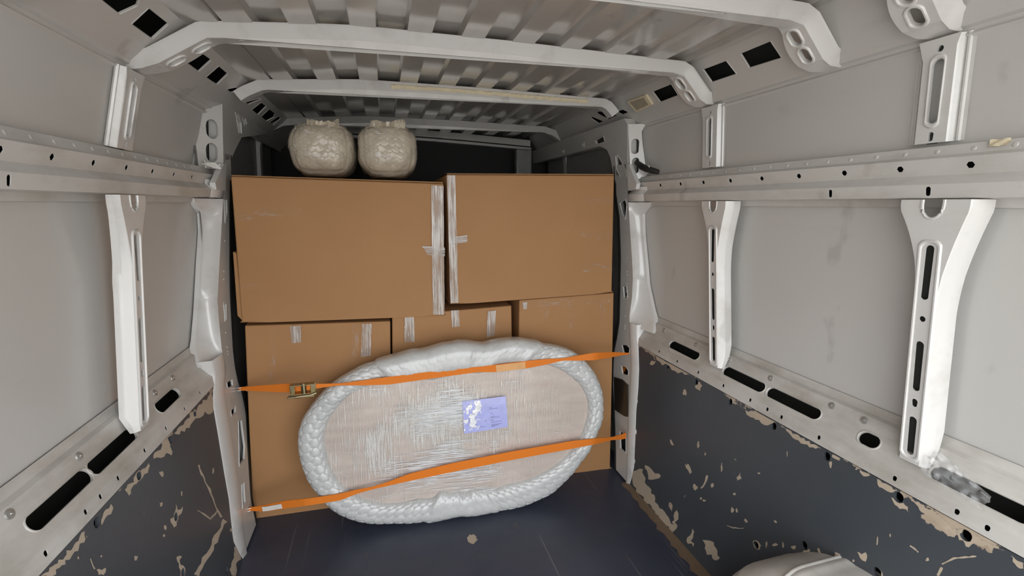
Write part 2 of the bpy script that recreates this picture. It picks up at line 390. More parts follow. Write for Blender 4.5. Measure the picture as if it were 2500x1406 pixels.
def build_wall(side):
    sn = 'right' if side > 0 else 'left'
    X = lambda w_: XC+side*w_
    # outer body skin closes the cavity
    mb = MB()
    mb.grid([[(X(1.04), Y0, -.06), (X(1.04), Y1+.3, -.06)], [(X(1.04), Y0, 1.5), (X(1.04), Y1+.3, 1.5)], [(X(.99), Y0, 1.80), (X(.99), Y1+.3, 1.80)], [(X(.86), Y0, 2.02), (X(.86), Y1+.3, 2.02)]])
    wall = struct(mb.build('wall_'+sn, M['cavity']))  # skin coloured dark to paint in the shade seen through holes
    mb = MB()   # closing sheet at the rear door post
    if side < 0: mb.add([(X(.86), Y0, 2.02), (X(.76), Y0, 1.87), (X(.82), Y0, 1.93)], [(0, 1, 2)])
    mb.add([(X(.88), Y0, 0), (X(1.04), Y0, 0), (X(1.04), Y0, 1.5), (X(.99), Y0, 1.8), (X(.86), Y0, 2.02), (X(.82), Y0, 1.93), (X(.925), Y0, 1.78), (X(.925), Y0, .72)], [(0, 1, 2, 3, 4, 5, 6, 7)])
    mb.build('rear_post', M['paint'], wall)
    # window-height skin panel
    yf = 1.985
    mb = MB(); strip(mb, side, SKIN[0], SKIN[1], y1=2.06)
    # faint vertical doubler edge near the pillar and bonding line
    T, L = strip_T(side, *SKIN)
    mb.build('skin_panel', M['paint'], wall)
    USKIN, CANT = USKIN_[side], CANT_[side]
    mb = MB(); strip(mb, side, USKIN[0], USKIN[1], y1=2.06)
    mb.build('upper_skin_panel', M['paint'], wall)
    # lower rail: lip with small holes, sloping ledge with slots, riveted step
    mb = MB()
    a, b = LEDGE[0], LEDGE[1]; L = math.hypot(b[0]-a[0], b[1]-a[1])
    hs = [oval(px_on(p, side, a, b)[0], min(max(px_on(p, side, a, b)[1], .013), L-.012), .005, .0065, 10) for p in SMALL[side]]
    strip(mb, side, a, b, hs, y1=2.0, lip=.002)
    strip(mb, side, LEDGE[1], LEDGE[2], y1=2.0)
    a, b = LEDGE[2], LEDGE[3]; L = math.hypot(b[0]-a[0], b[1]-a[1])
    hs = [oval((p+q)/2, L*.55, (q-p)/2, .0175, 28) for p, q in SLOT[side]]
    strip(mb, side, a, b, hs, y1=2.0, lip=.006, bead=.0035)
    strip(mb, side, LEDGE[3], LEDGE[4], y1=2.0); strip(mb, side, LEDGE[4], LEDGE[5], y1=2.0); strip(mb, side, LEDGE[5], LEDGE[6], y1=2.0)
    lr = mb.build('lower_rail', M['ledge'], wall)
    T, L = strip_T(side, LEDGE[3], LEDGE[4])
    for p in RIV[side]:
        y, t = px_on(p, side, LEDGE[3], LEDGE[4]); t = L*.55; mb = MB()
        for (r, h) in ((.0105, .004),):
            rows = [[T(y+r*k*math.cos(q), (t+r*k*math.sin(q))/L, -d) for q in np.linspace(0, 2*math.pi, 12, endpoint=False)] for k, d in ((1, 0), (.9, .0025), (.55, .004), (.3, .0035), (.15, .006), (.01, .006))]
            mb.grid(rows, cv=True)
        mb.build('rivet', M['rivet'], lr, 40)
    # waist rail
    mb = MB(); rl = RAIL
    for i in range(len(rl)-1):
        hs = []; a, b = rl[i], rl[i+1]
        if i == 2: hs = [oval(px_on(p, side, a, b)[0], .0148, .0052, .0105, 14) for p in OBL[side]]
        if i == 4:
            Lh = math.hypot(b[0]-a[0], b[1]-a[1])
            hs = [circ(px_on(p, side, a, b)[0], Lh*.5, .0078, 6) for p in HEX[side]]
        strip(mb, side, a, b, hs, y1=2.19 if side < 0 else 2.03, lip=.002)
    T, L = strip_T(side, rl[6], rl[7])
    for k in range(24):
        y = .42+k*.066; rows = [[T(y+.006*q_*math.cos(q), .45+.006*q_*math.sin(q)/L, -d) for q in np.linspace(0, 2*math.pi, 8, endpoint=False)] for q_, d in ((1, -.0003), (.7, .0012), (.05, .0018))]
        mb.grid(rows, cv=True)
    wr_ = mb.build('waist_rail', M['rail'], wall)
    mb = MB(); mb.grid([[(X(.948), y, z) for y in (Y0, 2.0)] for z in (1.422, 1.530)]); mb.build('rail_shade', M['cavity'], wr_)  # dark sheet added as painted shade behind the rail holes
    # brow bead between skin and cant rail, then the cant panel with cut-outs
    mb = MB()
    prof = BROW_[side]
    mb.grid([[(X(w_), y, z) for y in (Y0, Y1)] for w_, z in prof])
    hs = [[px_on(p, side, *CANT) for p in h] for h in CANTH[side]]
    Lc = math.hypot(CANT[1][0]-CANT[0][0], CANT[1][1]-CANT[0][1])
    hs = [clampy(h, .012, Lc-.008) for h in hs]
    strip(mb, side, *CANT, hs, lip=.004, bead=.0025)
    cp = mb.build('cant_rail', M['paint'], wall)
    return wall
WALLS = {s: build_wall(s) for s in (1, -1)}

# ------------------------------------------------------------------ wall brackets (pressed Y-shaped uprights)
def lower_bracket(side, yc, ww, wtop, wall, lean, z0=.795, z1=1.417):
    """yc: centre line, ww: half width of the shank, wtop: half width at the flared top"""
    wf = lambda z: np.interp(z, [.79, 1.42], [.925, .893])
    LN = lambda z: lean*(min(z, 1.25)-1.25)/.45; dpt = .050 if side > 0 else .038
    T = lambda y, z, d: (XC+side*(wf(z)+d), y+LN(z), z)
    def flare(z, w1, zf, pw):
        t = min(1, max(0, (z-zf)/(z1-.022-zf))); return ww+(w1-ww)*t**pw
    zs = np.concatenate([np.linspace(z0, 1.1, 8), np.linspace(1.12, z1, 24)])
    left = [(yc+flare(z, wtop*1.22, 1.22, 1.9), z) for z in zs]; rightp = [(yc-flare(z, wtop*1.05, 1.15, 1.7), z) for z in zs[::-1]]
    ny = [(yc+.36*wtop+.006, z1)]+[(yc+.006+.36*wtop*math.cos(q), z1-.012-.030*math.sin(q)) for q in np.linspace(0, math.pi, 11)]+[(yc-.36*wtop+.006, z1)]
    outer = left+ny+rightp
    H = [oval(yc, 1.255-.0, .0085, .062, 16), circ(yc, 1.148, .0068, 10), oval(yc, 1.035, .0085, .060, 16), oval(yc, .945, .0065, .010, 10), oval(yc, .862, .0085, .048, 16)]
    mb = MB(); dep = lambda z: .965-wf(z) if z > .87 else .03
    loops_T = lambda y, z, d: T(y, z, d)
    mb.plate(outer, H, loops_T, .012, lip=.003, bead=0, sides=False)
    # raised welt running round the slotted channel
    loop = oval(yc, (.808+1.322)/2, .0155, (1.322-.808)/2, 40)
    rows = []
    for f, d in ((.0, .0005), (.0022, -.0035), (.0052, -.0035), (.0080, .0005)):
        rows.append([T(a+(f if a > yc else -f), b+(f if b > 1.3 else -f if b < .83 else 0), d) for a, b in loop])
    mb.grid(rows, cv=True)
    mb.tube([T(a, b, .001) for a, b in ny], .0035, 6)
    # flanges back to the skin: near one splayed towards the doors, far one square
    skinw = lambda z: np.interp(z, [.79, .83, .862, .88, 1.405], [.940, .962, .976, .984, .966])
    for sgn, pts in ((1, left), (-1, rightp[::-1])):
        rows = []
        for y, z in pts:
            w0 = wf(z); s_ = min(skinw(z)-.003, w0+(dpt if side > 0 else dpt*min(1, max(.55, 1-(z-1.2)/.4)))); y = y+LN(z)
            rows.append([(XC+side*w0, y, z), (XC+side*(w0+.003), y+sgn*.0025, z), (XC+side*(w0*.45+s_*.55), y+sgn*.009, z), (XC+side*(w0*.40+s_*.60), y+sgn*.0105, z),
                         (XC+side*s_, y+sgn*.0115, z), (XC+side*(s_+.004), y+sgn*.012, z)])
        mb.grid(rows)
    ob = mb.build('wall_bracket', M['frame'], wall, 35)
    mb = MB(); mb.grid([[T(yc-.0205, z, .012), T(yc+.0205, z, .012)] for z in np.linspace(z0+.02, 1.33, 10)]); mb.build('bracket_shade', M['cavity'], ob)  # dark sheet added as painted shade behind the slots
    return ob
def upper_bracket(side, ynear, yfar, wall):
    a, b = ((.944, 1.545), (.926, 1.768)) if side > 0 else ((.942, 1.540), (.892, 1.742)); T, L = strip_T(side, a, b); yc = (ynear+yfar)/2
    mb = MB()
    outer = [(yfar, 0), (yfar, .8), (yfar+.012, 1.0), (ynear-.006, 1.0), (ynear, .9), (ynear, 0)]
    H = [oval(yc, .5, .012, .30, 20), circ(yc, .93, .007, 10), oval(yc, .06, .006, .04, 10)]
    H = [[(y, t) for y, t in oval(yc, .5*L, .0125, .068, 20)], circ(yc, .90*L, .007, 10), oval(yc, .065*L, .0062, .0105, 10)]
    H = [[(y, t/L) for y, t in h] for h in H]
    mb.plate(outer, [H[0], H[1], H[2]], T, .03, lip=.008, sides=False)
    ring(mb, H[0], T, .008, L)
    for y, sgn in ((ynear, -1), (yfar, 1)):
        rows = []
        for t in np.linspace(0, 1, 8):
            rows.append([T(y, t, 0), T(y+sgn*.003, t, .003), T(y+sgn*.006, t, .015), T(y+sgn*.009, t, .018), T(y+sgn*.011, t, .013), T(y+sgn*.015, t, .013), T(y+sgn*.017, t, .018), T(y+sgn*.024, t, .0185)])
        mb.grid(rows)
    ub = mb.build('upper_bracket', M['frame'], wall, 35); mb = MB()
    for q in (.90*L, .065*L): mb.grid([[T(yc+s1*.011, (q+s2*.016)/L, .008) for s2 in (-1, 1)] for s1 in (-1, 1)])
    mb.build('bracket_shade', M['cavity'], ub); return ub  # dark squares added as painted shade behind the small holes
for s in (1, -1):
    lower_bracket(s, 1.410, .021, .055, WALLS[s], .038); lower_bracket(s, .712, .021, .058, WALLS[s], .018)
    upper_bracket(s, 1.478, 1.555, WALLS[s]); upper_bracket(s, .746, .808, WALLS[s])

# ------------------------------------------------------------------ door pillars
def curve(pxs, side, dw=0.0):
    P = sorted([on_inner(u, v, side, dw)[::-1] for u, v in pxs]); return np.array(P)     # rows (z, y)
def at(cv, z): return float(np.interp(z, cv[:, 0], cv[:, 1]))
RID = {1: [(1532, 393), (1532.6, 470), (1538.6, 565.5), (1543, 631), (1545, 676), (1543, 727), (1537, 769), (1537, 813.6), (1540, 858), (1541, 891), (1539.5, 939.5), (1535, 996), (1533.8, 1042), (1531.5, 1104.5), (1530.4, 1155.7), (1529.5, 1172.8)],
       -1: [(545.4, 395), (547, 450), (545, 480), (537, 620), (531, 735), (534, 775), (541, 850), (551, 900), (547, 960), (560, 1040), (572, 1120), (582, 1180), (590, 1260), (598, 1325)]}
SKE = {1: [(1601, 497), (1580.5, 521), (1580.5, 565.5), (1586.4, 649), (1589, 694), (1601, 757), (1616, 810.6)],
       -1: [(455, 499), (472, 520), (476, 560), (473, 640), (470, 760), (466, 830), (455, 900)]}
FAR = {1: [(1504, 430), (1504, 470), (1513, 530), (1516, 619), (1515, 709), (1513, 784), (1500, 858), (1498, 891), (1497, 940), (1501, 1002), (1504, 1104), (1504, 1147)],
       -1: [(562, 430), (560, 500), (560, 650), (561, 720), (568, 850), (580, 930), (590, 960), (600, 1010), (604, 1100), (612, 1220), (622, 1265)]}
INNH = {1: [[(1513, 497), (1518, 492), (1526, 488), (1530, 500), (1527, 535), (1519, 520)], [(1522, 700), (1530, 700), (1532, 726), (1524, 728)],
            [(1518, 842), (1530, 843), (1537, 850), (1536, 862), (1523, 862)], [(1517, 893), (1529, 897), (1534, 906), (1533, 916), (1520, 912)],
            [(1513, 1052), (1528, 1062), (1528, 1106), (1515, 1094)]],
        -1: [[(547, 490), (553, 488), (554, 520), (549, 540)], [(546, 745), (551, 742), (552, 780), (549, 783)],
             [(554, 934), (566, 926), (568, 941), (556, 947)], [(564, 1003), (575, 990), (574, 1007), (565, 1015)],
             [(582, 1030), (589, 1026), (597, 1090), (596, 1120), (584, 1137)], [(590, 1185), (595, 1178), (598, 1225), (592, 1240)]]}
def build_pillar(side, wall):
    sn = side
    rid, far = curve(RID[side], side), curve(FAR[side], side)
    ske = curve(SKE[side], side, .085)
    zt, zb = 1.418, .80
    mb = MB()
    # near face, lower half-pillar between skin cut-out and ridge
    zs = np.linspace(zb, 1.415, 44); rows = []
    for z in zs:
        yr, ysk = at(rid, z), min(at(ske, z), 2.05); wi = w_in(z); ws = np.interp(z, [.862, 1.405], [.985, .963])
        if z < .862: ws = np.interp(z, [.80, .862], [.955, .985])
        row = [(XC+sn*(ws+.004), ysk, z), (XC+sn*(ws-.010), ysk+.003, z), (XC+sn*(ws-.014), ysk+.012, z)]
        for k in np.linspace(.12, 1, 9):
            ww = (ws-.014)*(1-k)+wi*k; yy = (ysk+.012)*(1-k)+yr*k
            yy += .022*math.sin(math.pi*k)*(1 if z < 1.05 else .35)       # hollow
            if k > .95: ww += .0
            row.append((XC+sn*ww, yy, z))
        rows.append(row)
    mb.grid(rows)
    # ridge beside the lining panel, down to the floor
    rows = []
    for z in np.linspace(0.0, .82, 36):
        yr = at(rid, z); wi = w_in(z)
        dy = (.10 if sn < 0 else .06)*(1 if z > .12 else .35+z*5.4)
        rows.append([(XC+sn*(wi+.05), yr-dy-.004, z), (XC+sn*(wi+.010), yr-dy, z), (XC+sn*(wi+.004), yr-dy*.93, z), (XC+sn*(wi-.003), yr-.008, z), (XC+sn*(wi-.002), yr-.002, z), (XC+sn*wi, yr+.003, z)])
    mb.grid(rows)
    body = mb.build('door_pillar', M['frame'], wall, 50)
    # inner face with cut-outs
    zs = np.linspace(.012, 1.60, 56)
    outer = [(at(rid, z), z) for z in zs]+[(max(at(far, z), at(rid, z)+.02), z) for z in zs[::-1]]
    hs = [[on_inner(u, v, side) for u, v in h] for h in INNH[side]]
    if side > 0: hs = [[(min(max(y, at(rid, z)+.006), at(far, z)-.008), z) for y, z in h] for h in hs]
    else: hs = [[(min(max(y, at(rid, z)+.006), at(far, z)-.008), z) for y, z in h] for h in hs]
    mb = MB(); mb.plate(outer, hs, side_T(side), .02, lip=.006, bead=.003, sides=False)
    rows = [[(XC+sn*w_in(z), at(far, z), z), (XC+sn*(w_in(z)+.02), at(far, z)+.02, z), (XC+sn*(w_in(z)+.10), at(far, z)+.03, z)] for z in zs]
    mb.grid(rows)
    # tiny weld-nut dimples
    T = side_T(side)
    for k in range(10):
        z = random.uniform(.75, 1.35); y = at(rid, z)*.55+at(far, z)*.45
        mb.grid([[T(y+.004*f*math.cos(q), z+.004*f*math.sin(q), -d) for q in np.linspace(0, 2*math.pi, 8, endpoint=False)] for f, d in ((1, 0), (.6, .002), (.05, .0025))], cv=True)
    inner = mb.build('pillar_inner_face', M['paint'], body, 30)
    # black rubber door seal hugging the far edge
    mb = MB(); mb.tube([(XC+sn*(w_in(z)+.012), at(far, z)+.018, z) for z in zs], .014, 8)
    mb.build('door_seal', M['rubber'], body, 60)
    # dark sheet inside the pillar, painting in the shade behind its cut-outs
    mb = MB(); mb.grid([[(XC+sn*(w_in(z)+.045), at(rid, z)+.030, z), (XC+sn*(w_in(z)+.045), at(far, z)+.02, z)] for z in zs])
    mb.build('pillar_shade', M['cavity'], body)
    return body
PIL = {s: build_pillar(s, WALLS[s]) for s in (1, -1)}
# black latch cover on the right pillar
def px_plate(px, side, name, mat, parent, off, thick, bead=0, bev=.003):
    T0 = side_T(side); mb = MB()
    mb.plate([on_inner(u, v, side) for u, v in px], [], lambda y, z, d: T0(y, z, d-off), thick); return bevel(mb.build(name, mat, parent), bev)
px_plate([(1501, 920), (1520, 926), (1535, 940), (1534, 1017), (1527, 1016), (1503, 1000)], 1, 'latch_cover', M['plastic_black'], PIL[1], .006, .008)

# pressed cap where each waist rail is welded over the pillar, and the blade above it
for s_ in (1, -1):
    yr = at(curve(RID[s_], s_), 1.44); mb = MB(); rows = []
    for dy, off in ((-.135, -.001), (-.125, .006), (-.05, .007), (-.012, .007), (.004, .002)):
        rows.append([(XC+s_*(w_-off), yr+dy, z_) for w_, z_ in ((.955, 1.417), (.902, 1.4185), (.894, 1.450), (.915, 1.469), (.911, 1.486))])
    mb.grid(rows); bevel(mb.build('rail_cap', M['frame'], WALLS[s_], 50), .003)
px_plate([(1534, 398), (1541, 402), (1551, 428), (1560, 448), (1557, 462), (1539, 466)], 1, 'pillar_blade', M['frame'], PIL[1], .012, .02)
px_plate([(545, 398), (538, 400), (527, 425), (517, 446), (520, 462), (543, 466)], -1, 'pillar_blade', M['frame'], PIL[-1], .012, .02)
# upper pillars, above the waist rail
def upper_pillar(side, rid_px, ske_px, holes_px, wall):
    wr, ws_ = (.893, .868), (.958, .940)
    rid = curve(rid_px, side); ske = curve(ske_px, side, .065)
    zs = np.linspace(1.53, 1.785, 16); sn = side
    def P(k, z):
        zz = (z-1.53)/.255
        a = np.array([XC+sn*(np.interp(zz, [0, 1], [.960, .942])), at(ske, z), z]); b = np.array([XC+sn*w_in(z), at(rid, z), z])
        return a*(1-k)+b*k
    # a flat face in (k,z): holes given in pixels, solved on the face plane
    p00, p10, p01 = P(0, 1.56), P(1, 1.56), P(1, 1.74)
    n = np.cross(p10-p00, p01-p10); n /= np.linalg.norm(n)
    def hit(u, v):
        r = ray(u, v); t = (n@(p00-np.array([0, 0, CAMZ])))/(n@r); q = r*t; q[2] += CAMZ; return q
    e1 = (p10-p00); e1[2] = 0; e1 /= np.linalg.norm(e1); e2 = np.cross(n, e1); e2 = e2 if e2[2] > 0 else -e2
    uvq = lambda q: ((q-p00)@e1, (q-p00)@e2)
    T = lambda a, b, d: tuple(p00+e1*a+e2*b+n*d*(1 if n[1] > 0 else -1))
    outer = [uvq(hit(u, v)) for u, v in ske_px]+[uvq(hit(u, v)) for u, v in rid_px[::-1]]
    hs = []
    for (x0, x1, y0, y1) in holes_px:
        c = uvq(hit((x0+x1)/2, (y0+y1)/2)); a = abs(uvq(hit(x1, (y0+y1)/2))[0]-uvq(hit(x0, (y0+y1)/2))[0])/2; b = abs(uvq(hit((x0+x1)/2, y0))[1]-uvq(hit((x0+x1)/2, y1))[1])/2
        hs.append(oval(c[0], c[1], a, b, 20))
    mb = MB(); mb.plate(outer, hs, T, .02, lip=.006)
    return bevel(mb.build('upper_pillar', M['frame'], wall), .003)
upper_pillar(1, [(1541, 445), (1538, 400), (1534.6, 331.7), (1533, 303)], [(1580, 428), (1576, 405), (1568, 345), (1567, 321), (1573, 309), (1582, 302)], [(1541, 1560, 338.5, 376), (1542, 1560, 384.6, 424)], WALLS[1])
upper_pillar(-1, [(545.4, 415), (545.4, 395), (543.4, 300), (542.4, 248)], [(472, 408), (476.7, 365), (483.7, 323.4), (488.6, 291.6), (487.6, 263.7), (478, 247.7)], [(503, 533, 291.5, 339), (503, 532.5, 349, 396)], WALLS[-1])

# side-door header frames behind the pillars (inner faces, solved on the inner plane)
def header(side, outer_px, holes_px, wall):
    mb = MB(); T = side_T(side)
    mb.plate([on_inner(u, v, side) for u, v in outer_px], [[on_inner(u, v, side) for u, v in h] for h in holes_px], T, .05, lip=.012, bead=.004)
    return mb.build('door_header', M['paint'], wall)
header(1, [(1524, 289), (1531, 303), (1532, 393), (1532.6, 450), (1504, 450), (1497, 424), (1490, 385), (1482, 366), (1464.6, 357), (1390, 376), (1319.5, 395), (1285, 404), (1285, 374), (1319.5, 362), (1379, 338.5)],
       [[(1453, 343), (1473, 332), (1476, 345), (1457, 352)], [(1503, 382), (1508, 380), (1528, 415), (1529, 430), (1515, 431), (1506, 412)], [(1422, 352), (1426, 349), (1427, 358), (1424, 359)], [(1374, 368), (1377, 366), (1378, 373), (1375, 373)]], WALLS[1])
header(-1, [(542.4, 248), (566, 252), (600, 268), (640, 303), (652, 326), (624, 331), (590, 335), (575, 365), (566, 385), (565, 440), (547, 440), (545.4, 395)],
       [[(575, 276), (579, 275), (588, 300), (589, 326), (583, 322)], [(591, 288), (598, 285), (602, 303), (597, 304)]], WALLS[-1])
# the dim door panels beyond the pillars
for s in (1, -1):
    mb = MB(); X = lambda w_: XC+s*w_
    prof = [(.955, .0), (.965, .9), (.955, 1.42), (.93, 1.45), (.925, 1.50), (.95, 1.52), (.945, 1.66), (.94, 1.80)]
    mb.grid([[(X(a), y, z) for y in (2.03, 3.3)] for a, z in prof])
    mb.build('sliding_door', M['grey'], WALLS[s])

# ------------------------------------------------------------------ roof: corrugated sheet and bows
mb = MB(); xs, zs_ = [], []
RX = [-.62, -.485, -.28, -.06, .44, .955, 1.08, 1.14]; RZ = [1.866, 1.872, 1.889, 1.906, 1.909, 1.904, 1.904, 1.915]
def zroof(x): return float(np.interp(x, RX, RZ))
x = -.319-.1625*2
pts = [(-.492, 0)]
while x < 1.08:
    for dx, h in ((0, 0), (.007, 1), (.083, 1), (.090, 0)):
        if -.46 < x+dx < 1.07: pts.append((x+dx, h))
    x += .1625
pts.append((1.108, 0))
if pts[1][1] == 1: pts.insert(1, (pts[1][0]-.004, 0))
if pts[-2][1] == 1: pts.insert(-1, (pts[-2][0]+.004, 0))
ys = np.linspace(Y0, Y1+.3, 30)
mb.grid([[(x, y, zroof(x)+.020*h) for y in ys] for x, h in pts])
roof = struct(mb.build('ceiling', M['roof']))
mb = MB(); mb.box(XC-.88, XC+.88, Y0, Y1+.3, 2.02, 2.04); mb.build('roof_skin', M['roof'], roof)
def bow(yn, gusset=True, hoop=None, short=False, name='roof_bow', fw=.048):
    """pressed hat-section bow: front face towards the doors, underside with holes, running down onto the cant rails"""
    path = [(-.640, 1.744), (-.600, 1.752), (-.560, 1.768), (-.440, 1.842), (-.420, 1.846)]
    path += [(x, zroof(x)-.033) for x in np.linspace(-.40, 1.03, 17)]
    path += [(1.055, 1.871), (1.076, 1.863), (1.152, 1.788), (1.180, 1.774), (1.215, 1.772)]
    if short: path = [(-.520, 1.798), (-.490, 1.818)]+path[3:-3]+[(1.095, 1.846), (1.112, 1.828)]
    if hoop: path = hoop[0]+path[3:-3]+hoop[1]
    P2 = np.array(path); tg = np.gradient(P2, axis=0); tg /= np.linalg.norm(tg, axis=1)[:, None]; NR = np.stack([-tg[:, 1], tg[:, 0]], 1)   # upwards/outwards
    nflat = [i for i, (a, z) in enumerate(path) if -.42 < a < 1.04]
    mb = MB(); rows = []
    for i, (a, z) in enumerate(path):
        o_ = NR[i]*.029
        rows.append([(a+o_[0]*1.2, yn-.006, z+o_[1]*1.2), (a+o_[0], yn, z+o_[1]), (a+o_[0]*.12, yn+.012, z+o_[1]*.12), (a, yn+.016, z)])
    mb.grid(rows)
    # underside, flat part
    seg = path[nflat[0]:nflat[-1]+1]
    def Tz(x, y, d):
        z = np.interp(x, [a for a, _ in seg], [b for _, b in seg]); return (x, y, z+d)
    holes = []
    for x in np.arange(-.36, 1.0, .10):
        if random.random() < .85: holes.append([(x-.006, yn+.030), (x+.006, yn+.030), (x+.006, yn+.038), (x-.006, yn+.038)])
    outer = [(a, yn+.016) for a, _ in seg]+[(a, yn+.016+fw) for a, _ in seg[::-1]]
    mb.plate(outer, holes, Tz, .02, lip=.01, sides=False)
    mb.grid([[(a, yn+.016+fw, z), (a, yn+.020+fw, z+.028)] for a, z in seg])
    # gusset underside with two oval cut-outs on each side
    for sgn in (-1, 1):
        sub = path[nflat[-1]:] if sgn > 0 else path[:nflat[0]+1][::-1]
        d = [0]
        for p, q in zip(sub[:-1], sub[1:]): d.append(d[-1]+math.hypot(q[0]-p[0], q[1]-p[1]))
        def Tg(t, y, dd, sub=sub, d=d, sgn=sgn):
            a = np.interp(t, d, [p[0] for p in sub]); z = np.interp(t, d, [p[1] for p in sub]); return (a+sgn*dd*.7, y, z+dd*.7)
        Lg = d[-1]
        ts = np.linspace(0, Lg, 24)
        wf = lambda t: fw+(.034*math.sin(math.pi*min(1, t/Lg))**1.2 if gusset else 0)
        if hoop: wf = lambda t: fw
        # outline subdivided at the bends so each bend folds cleanly
        if gusset and not hoop:
            ka, kb = ((1.076, 1.152) if sgn > 0 else (-.440, -.560))
            tA = [q for q, p in zip(d, sub) if abs(p[0]-ka) < .003][0]; tB = [q for q, p in zip(d, sub) if abs(p[0]-kb) < .003][0]
            for t0, t1, hh in ((0, tA, False), (tA, tB, True), (tB, Lg, False)):
                tt = np.linspace(t0, t1, 8)
                outer = [(t, yn+.016) for t in tt]+[(t, yn+.016+wf(t)) for t in tt[::-1]]
                hs = []
                if hh:
                    m = (t0+t1)/2; hs = [oval(t0+(t1-t0)*.22, yn+.056, .022, .015, 18), oval(t0+(t1-t0)*.76, yn+.054, .022, .014, 18)]
                mb.plate(outer, hs, Tg, .01, lip=.010, bead=.006 if hh else 0, sides=False)
            mb.grid([[Tg(t, yn+.016+wf(t), 0), Tg(t, yn+.020+wf(t), .03)] for t in ts])
        else:
            mb.grid([[Tg(t, yn+.016, 0) for t in ts], [Tg(t, yn+.016+fw, 0) for t in ts], [Tg(t, yn+.02+fw, .03) for t in ts]])
    return mb.build(name, M['frame'], roof, 30)
BOWS = [bow(y) for y in (.735, 1.005, 1.497)]
bC = bow(2.10, gusset=False, short=True)
bD = bow(2.93, gusset=False, hoop=([(-.660, 1.35), (-.655, 1.62), (-.650, 1.72), (-.635, 1.772), (-.52, 1.832)], [(1.12, 1.853), (1.17, 1.82), (1.205, 1.77), (1.22, 1.66), (1.22, 1.35)]))
# dried foam strip left on the third bow
mb = MB(); rows = []
x0, x1 = .06, .97
for k, x in enumerate(np.linspace(x0, x1, 90)):
    n_ = random.uniform(-.003, .003); zt = zroof(x)-.033+.026
    hgt = .018+random.uniform(-.003, .003); y = 2.10
    rows.append([(x, y+.004, zt-.001+n_), (x, y-.004+n_, zt-.003), (x, y-.005+n_*.7, zt-hgt*.6), (x, y+.003, zt-hgt)])
mb.grid(rows); mb.build('foam_strip', M['foam'], bC, 60)

# ------------------------------------------------------------------ dark cab bulkhead
mb = MB(); mb.box(XC-1.02, XC+1.02, Y1, Y1+.03, -.06, 2.02)
wf_ = struct(mb.build('wall_front', M['dark']))
mb = MB()
for k in range(5): mb.box(.46, .80, Y1-.010, Y1-.0005, 1.50+k*.028, 1.518+k*.028)
mb.build('louvre', M['louvre'], wf_)
mb = MB()
for d0, d1, yy in ((.0, .045, .03), (-.03, -.012, .05)):
    P_ = [(x, 1.855+.02*math.cos((x-XC)*1.1)-.035*max(0, x-.3)) for x in np.linspace(XC-.78, XC+.84, 14)]
    mb.grid([[(x, Y1-.001, z+d0), (x, Y1-yy, z+d0), (x, Y1-yy, z+d1), (x, Y1-.001, z+d1)] for x, z in P_], cv=True)
mb.build('header_trim', M['paint'], wf_)
a_, b_ = on_y(1258, 390, (3.3, 0, 0)), on_y(1296, 390, (3.3, 0, 0))
mb = MB(); mb.box(a_[0], b_[0], 3.27, 3.33, 1.38, 1.80); bevel(mb.build('cab_post', M['grey'], wf_), .012, 3)

# ------------------------------------------------------------------ wheel arch
mb = MB(); rows = []
cy, ry, rz = .685, .37, .468
for u in np.linspace(0, 1, 15):
    xx = 1.20-.33*u; sh = 1.0 if u < .45 else math.sqrt(max(0.0, 1-((u-.45)/.55)**2.6))
    rows.append([(xx, cy+ry*(.25+.75*sh)*math.cos(q)*1.0, max(-.001, rz*(.15+.85*sh)*math.sin(q)*(1+.016*max(0, 1-abs(((q*6/math.pi) % 1)-.5)*7)))) for q in np.linspace(0, math.pi, 140)])
mb.grid(rows)
A_ = np.array(rows)
for k in (56, 79):
    mb.tube([A_[i, k] for i in range(0, 13)], .006, 8)
mb.build('wheel_arch', M['rail'], WALLS[1], 60)

# ------------------------------------------------------------------ painted lining panels below the ledges
LIN = ((.872, .0), (.914, .719))
HOLE = {1: [(1565, 862), (1630, 892), (1699.7, 930), (1783, 977), (1889, 1038), (2019, 1111), (2194.5, 1212), (2359, 1306), (1696.6, 1189), (1846, 1330.6), (1963, 1330.6), (2141, 1397), (1557, 902), (1554, 979), (1552, 1054), (1548, 1125)],
        -1: [(474, 1002), (414.5, 1068), (337, 1153), (234, 1266), (429, 1261.6), (446, 1398), (554, 1391), (536, 1003), (546, 1098), (558, 1188), (571, 1272)]}
def jag(px, n=26, amp=.22):
    """ragged outline through given pixel corner points"""
    P = []
    m = len(px)
    for i in range(m):
        a, b = np.array(px[i], float), np.array(px[(i+1) % m], float); L = np.linalg.norm(b-a); k = max(2, int(L/7))
        nrm = np.array([-(b-a)[1], (b-a)[0]])/(L+1e-9)
        for j in range(k):
            q = a+(b-a)*j/k
            if j: q = q+nrm*random.uniform(-1, 1)*min(5, L*amp)
            P.append(tuple(q))
    return P
def blob(cx, cy, a, b, rot=0, n=11):
    P = []
    for q in np.linspace(0, 2*math.pi, n, endpoint=False):
        k = random.uniform(.55, 1.15); x, y = a*k*math.cos(q), b*k*math.sin(q); c, s_ = math.cos(rot), math.sin(rot)
        P.append((cx+x*c-y*s_, cy+x*s_+y*c))
    return P
def line_blob(pts, wd):
    L, Rr = [], []
    for i, p in enumerate(pts):
        a = np.array(pts[max(0, i-1)], float); b = np.array(pts[min(len(pts)-1, i+1)], float); t = (b-a)/(np.linalg.norm(b-a)+1e-9); nn = np.array([-t[1], t[0]])
        w_ = wd*random.uniform(.5, 1.3); L.append(tuple(np.array(p)+nn*w_)); Rr.append(tuple(np.array(p)-nn*w_))
    return L+Rr[::-1]
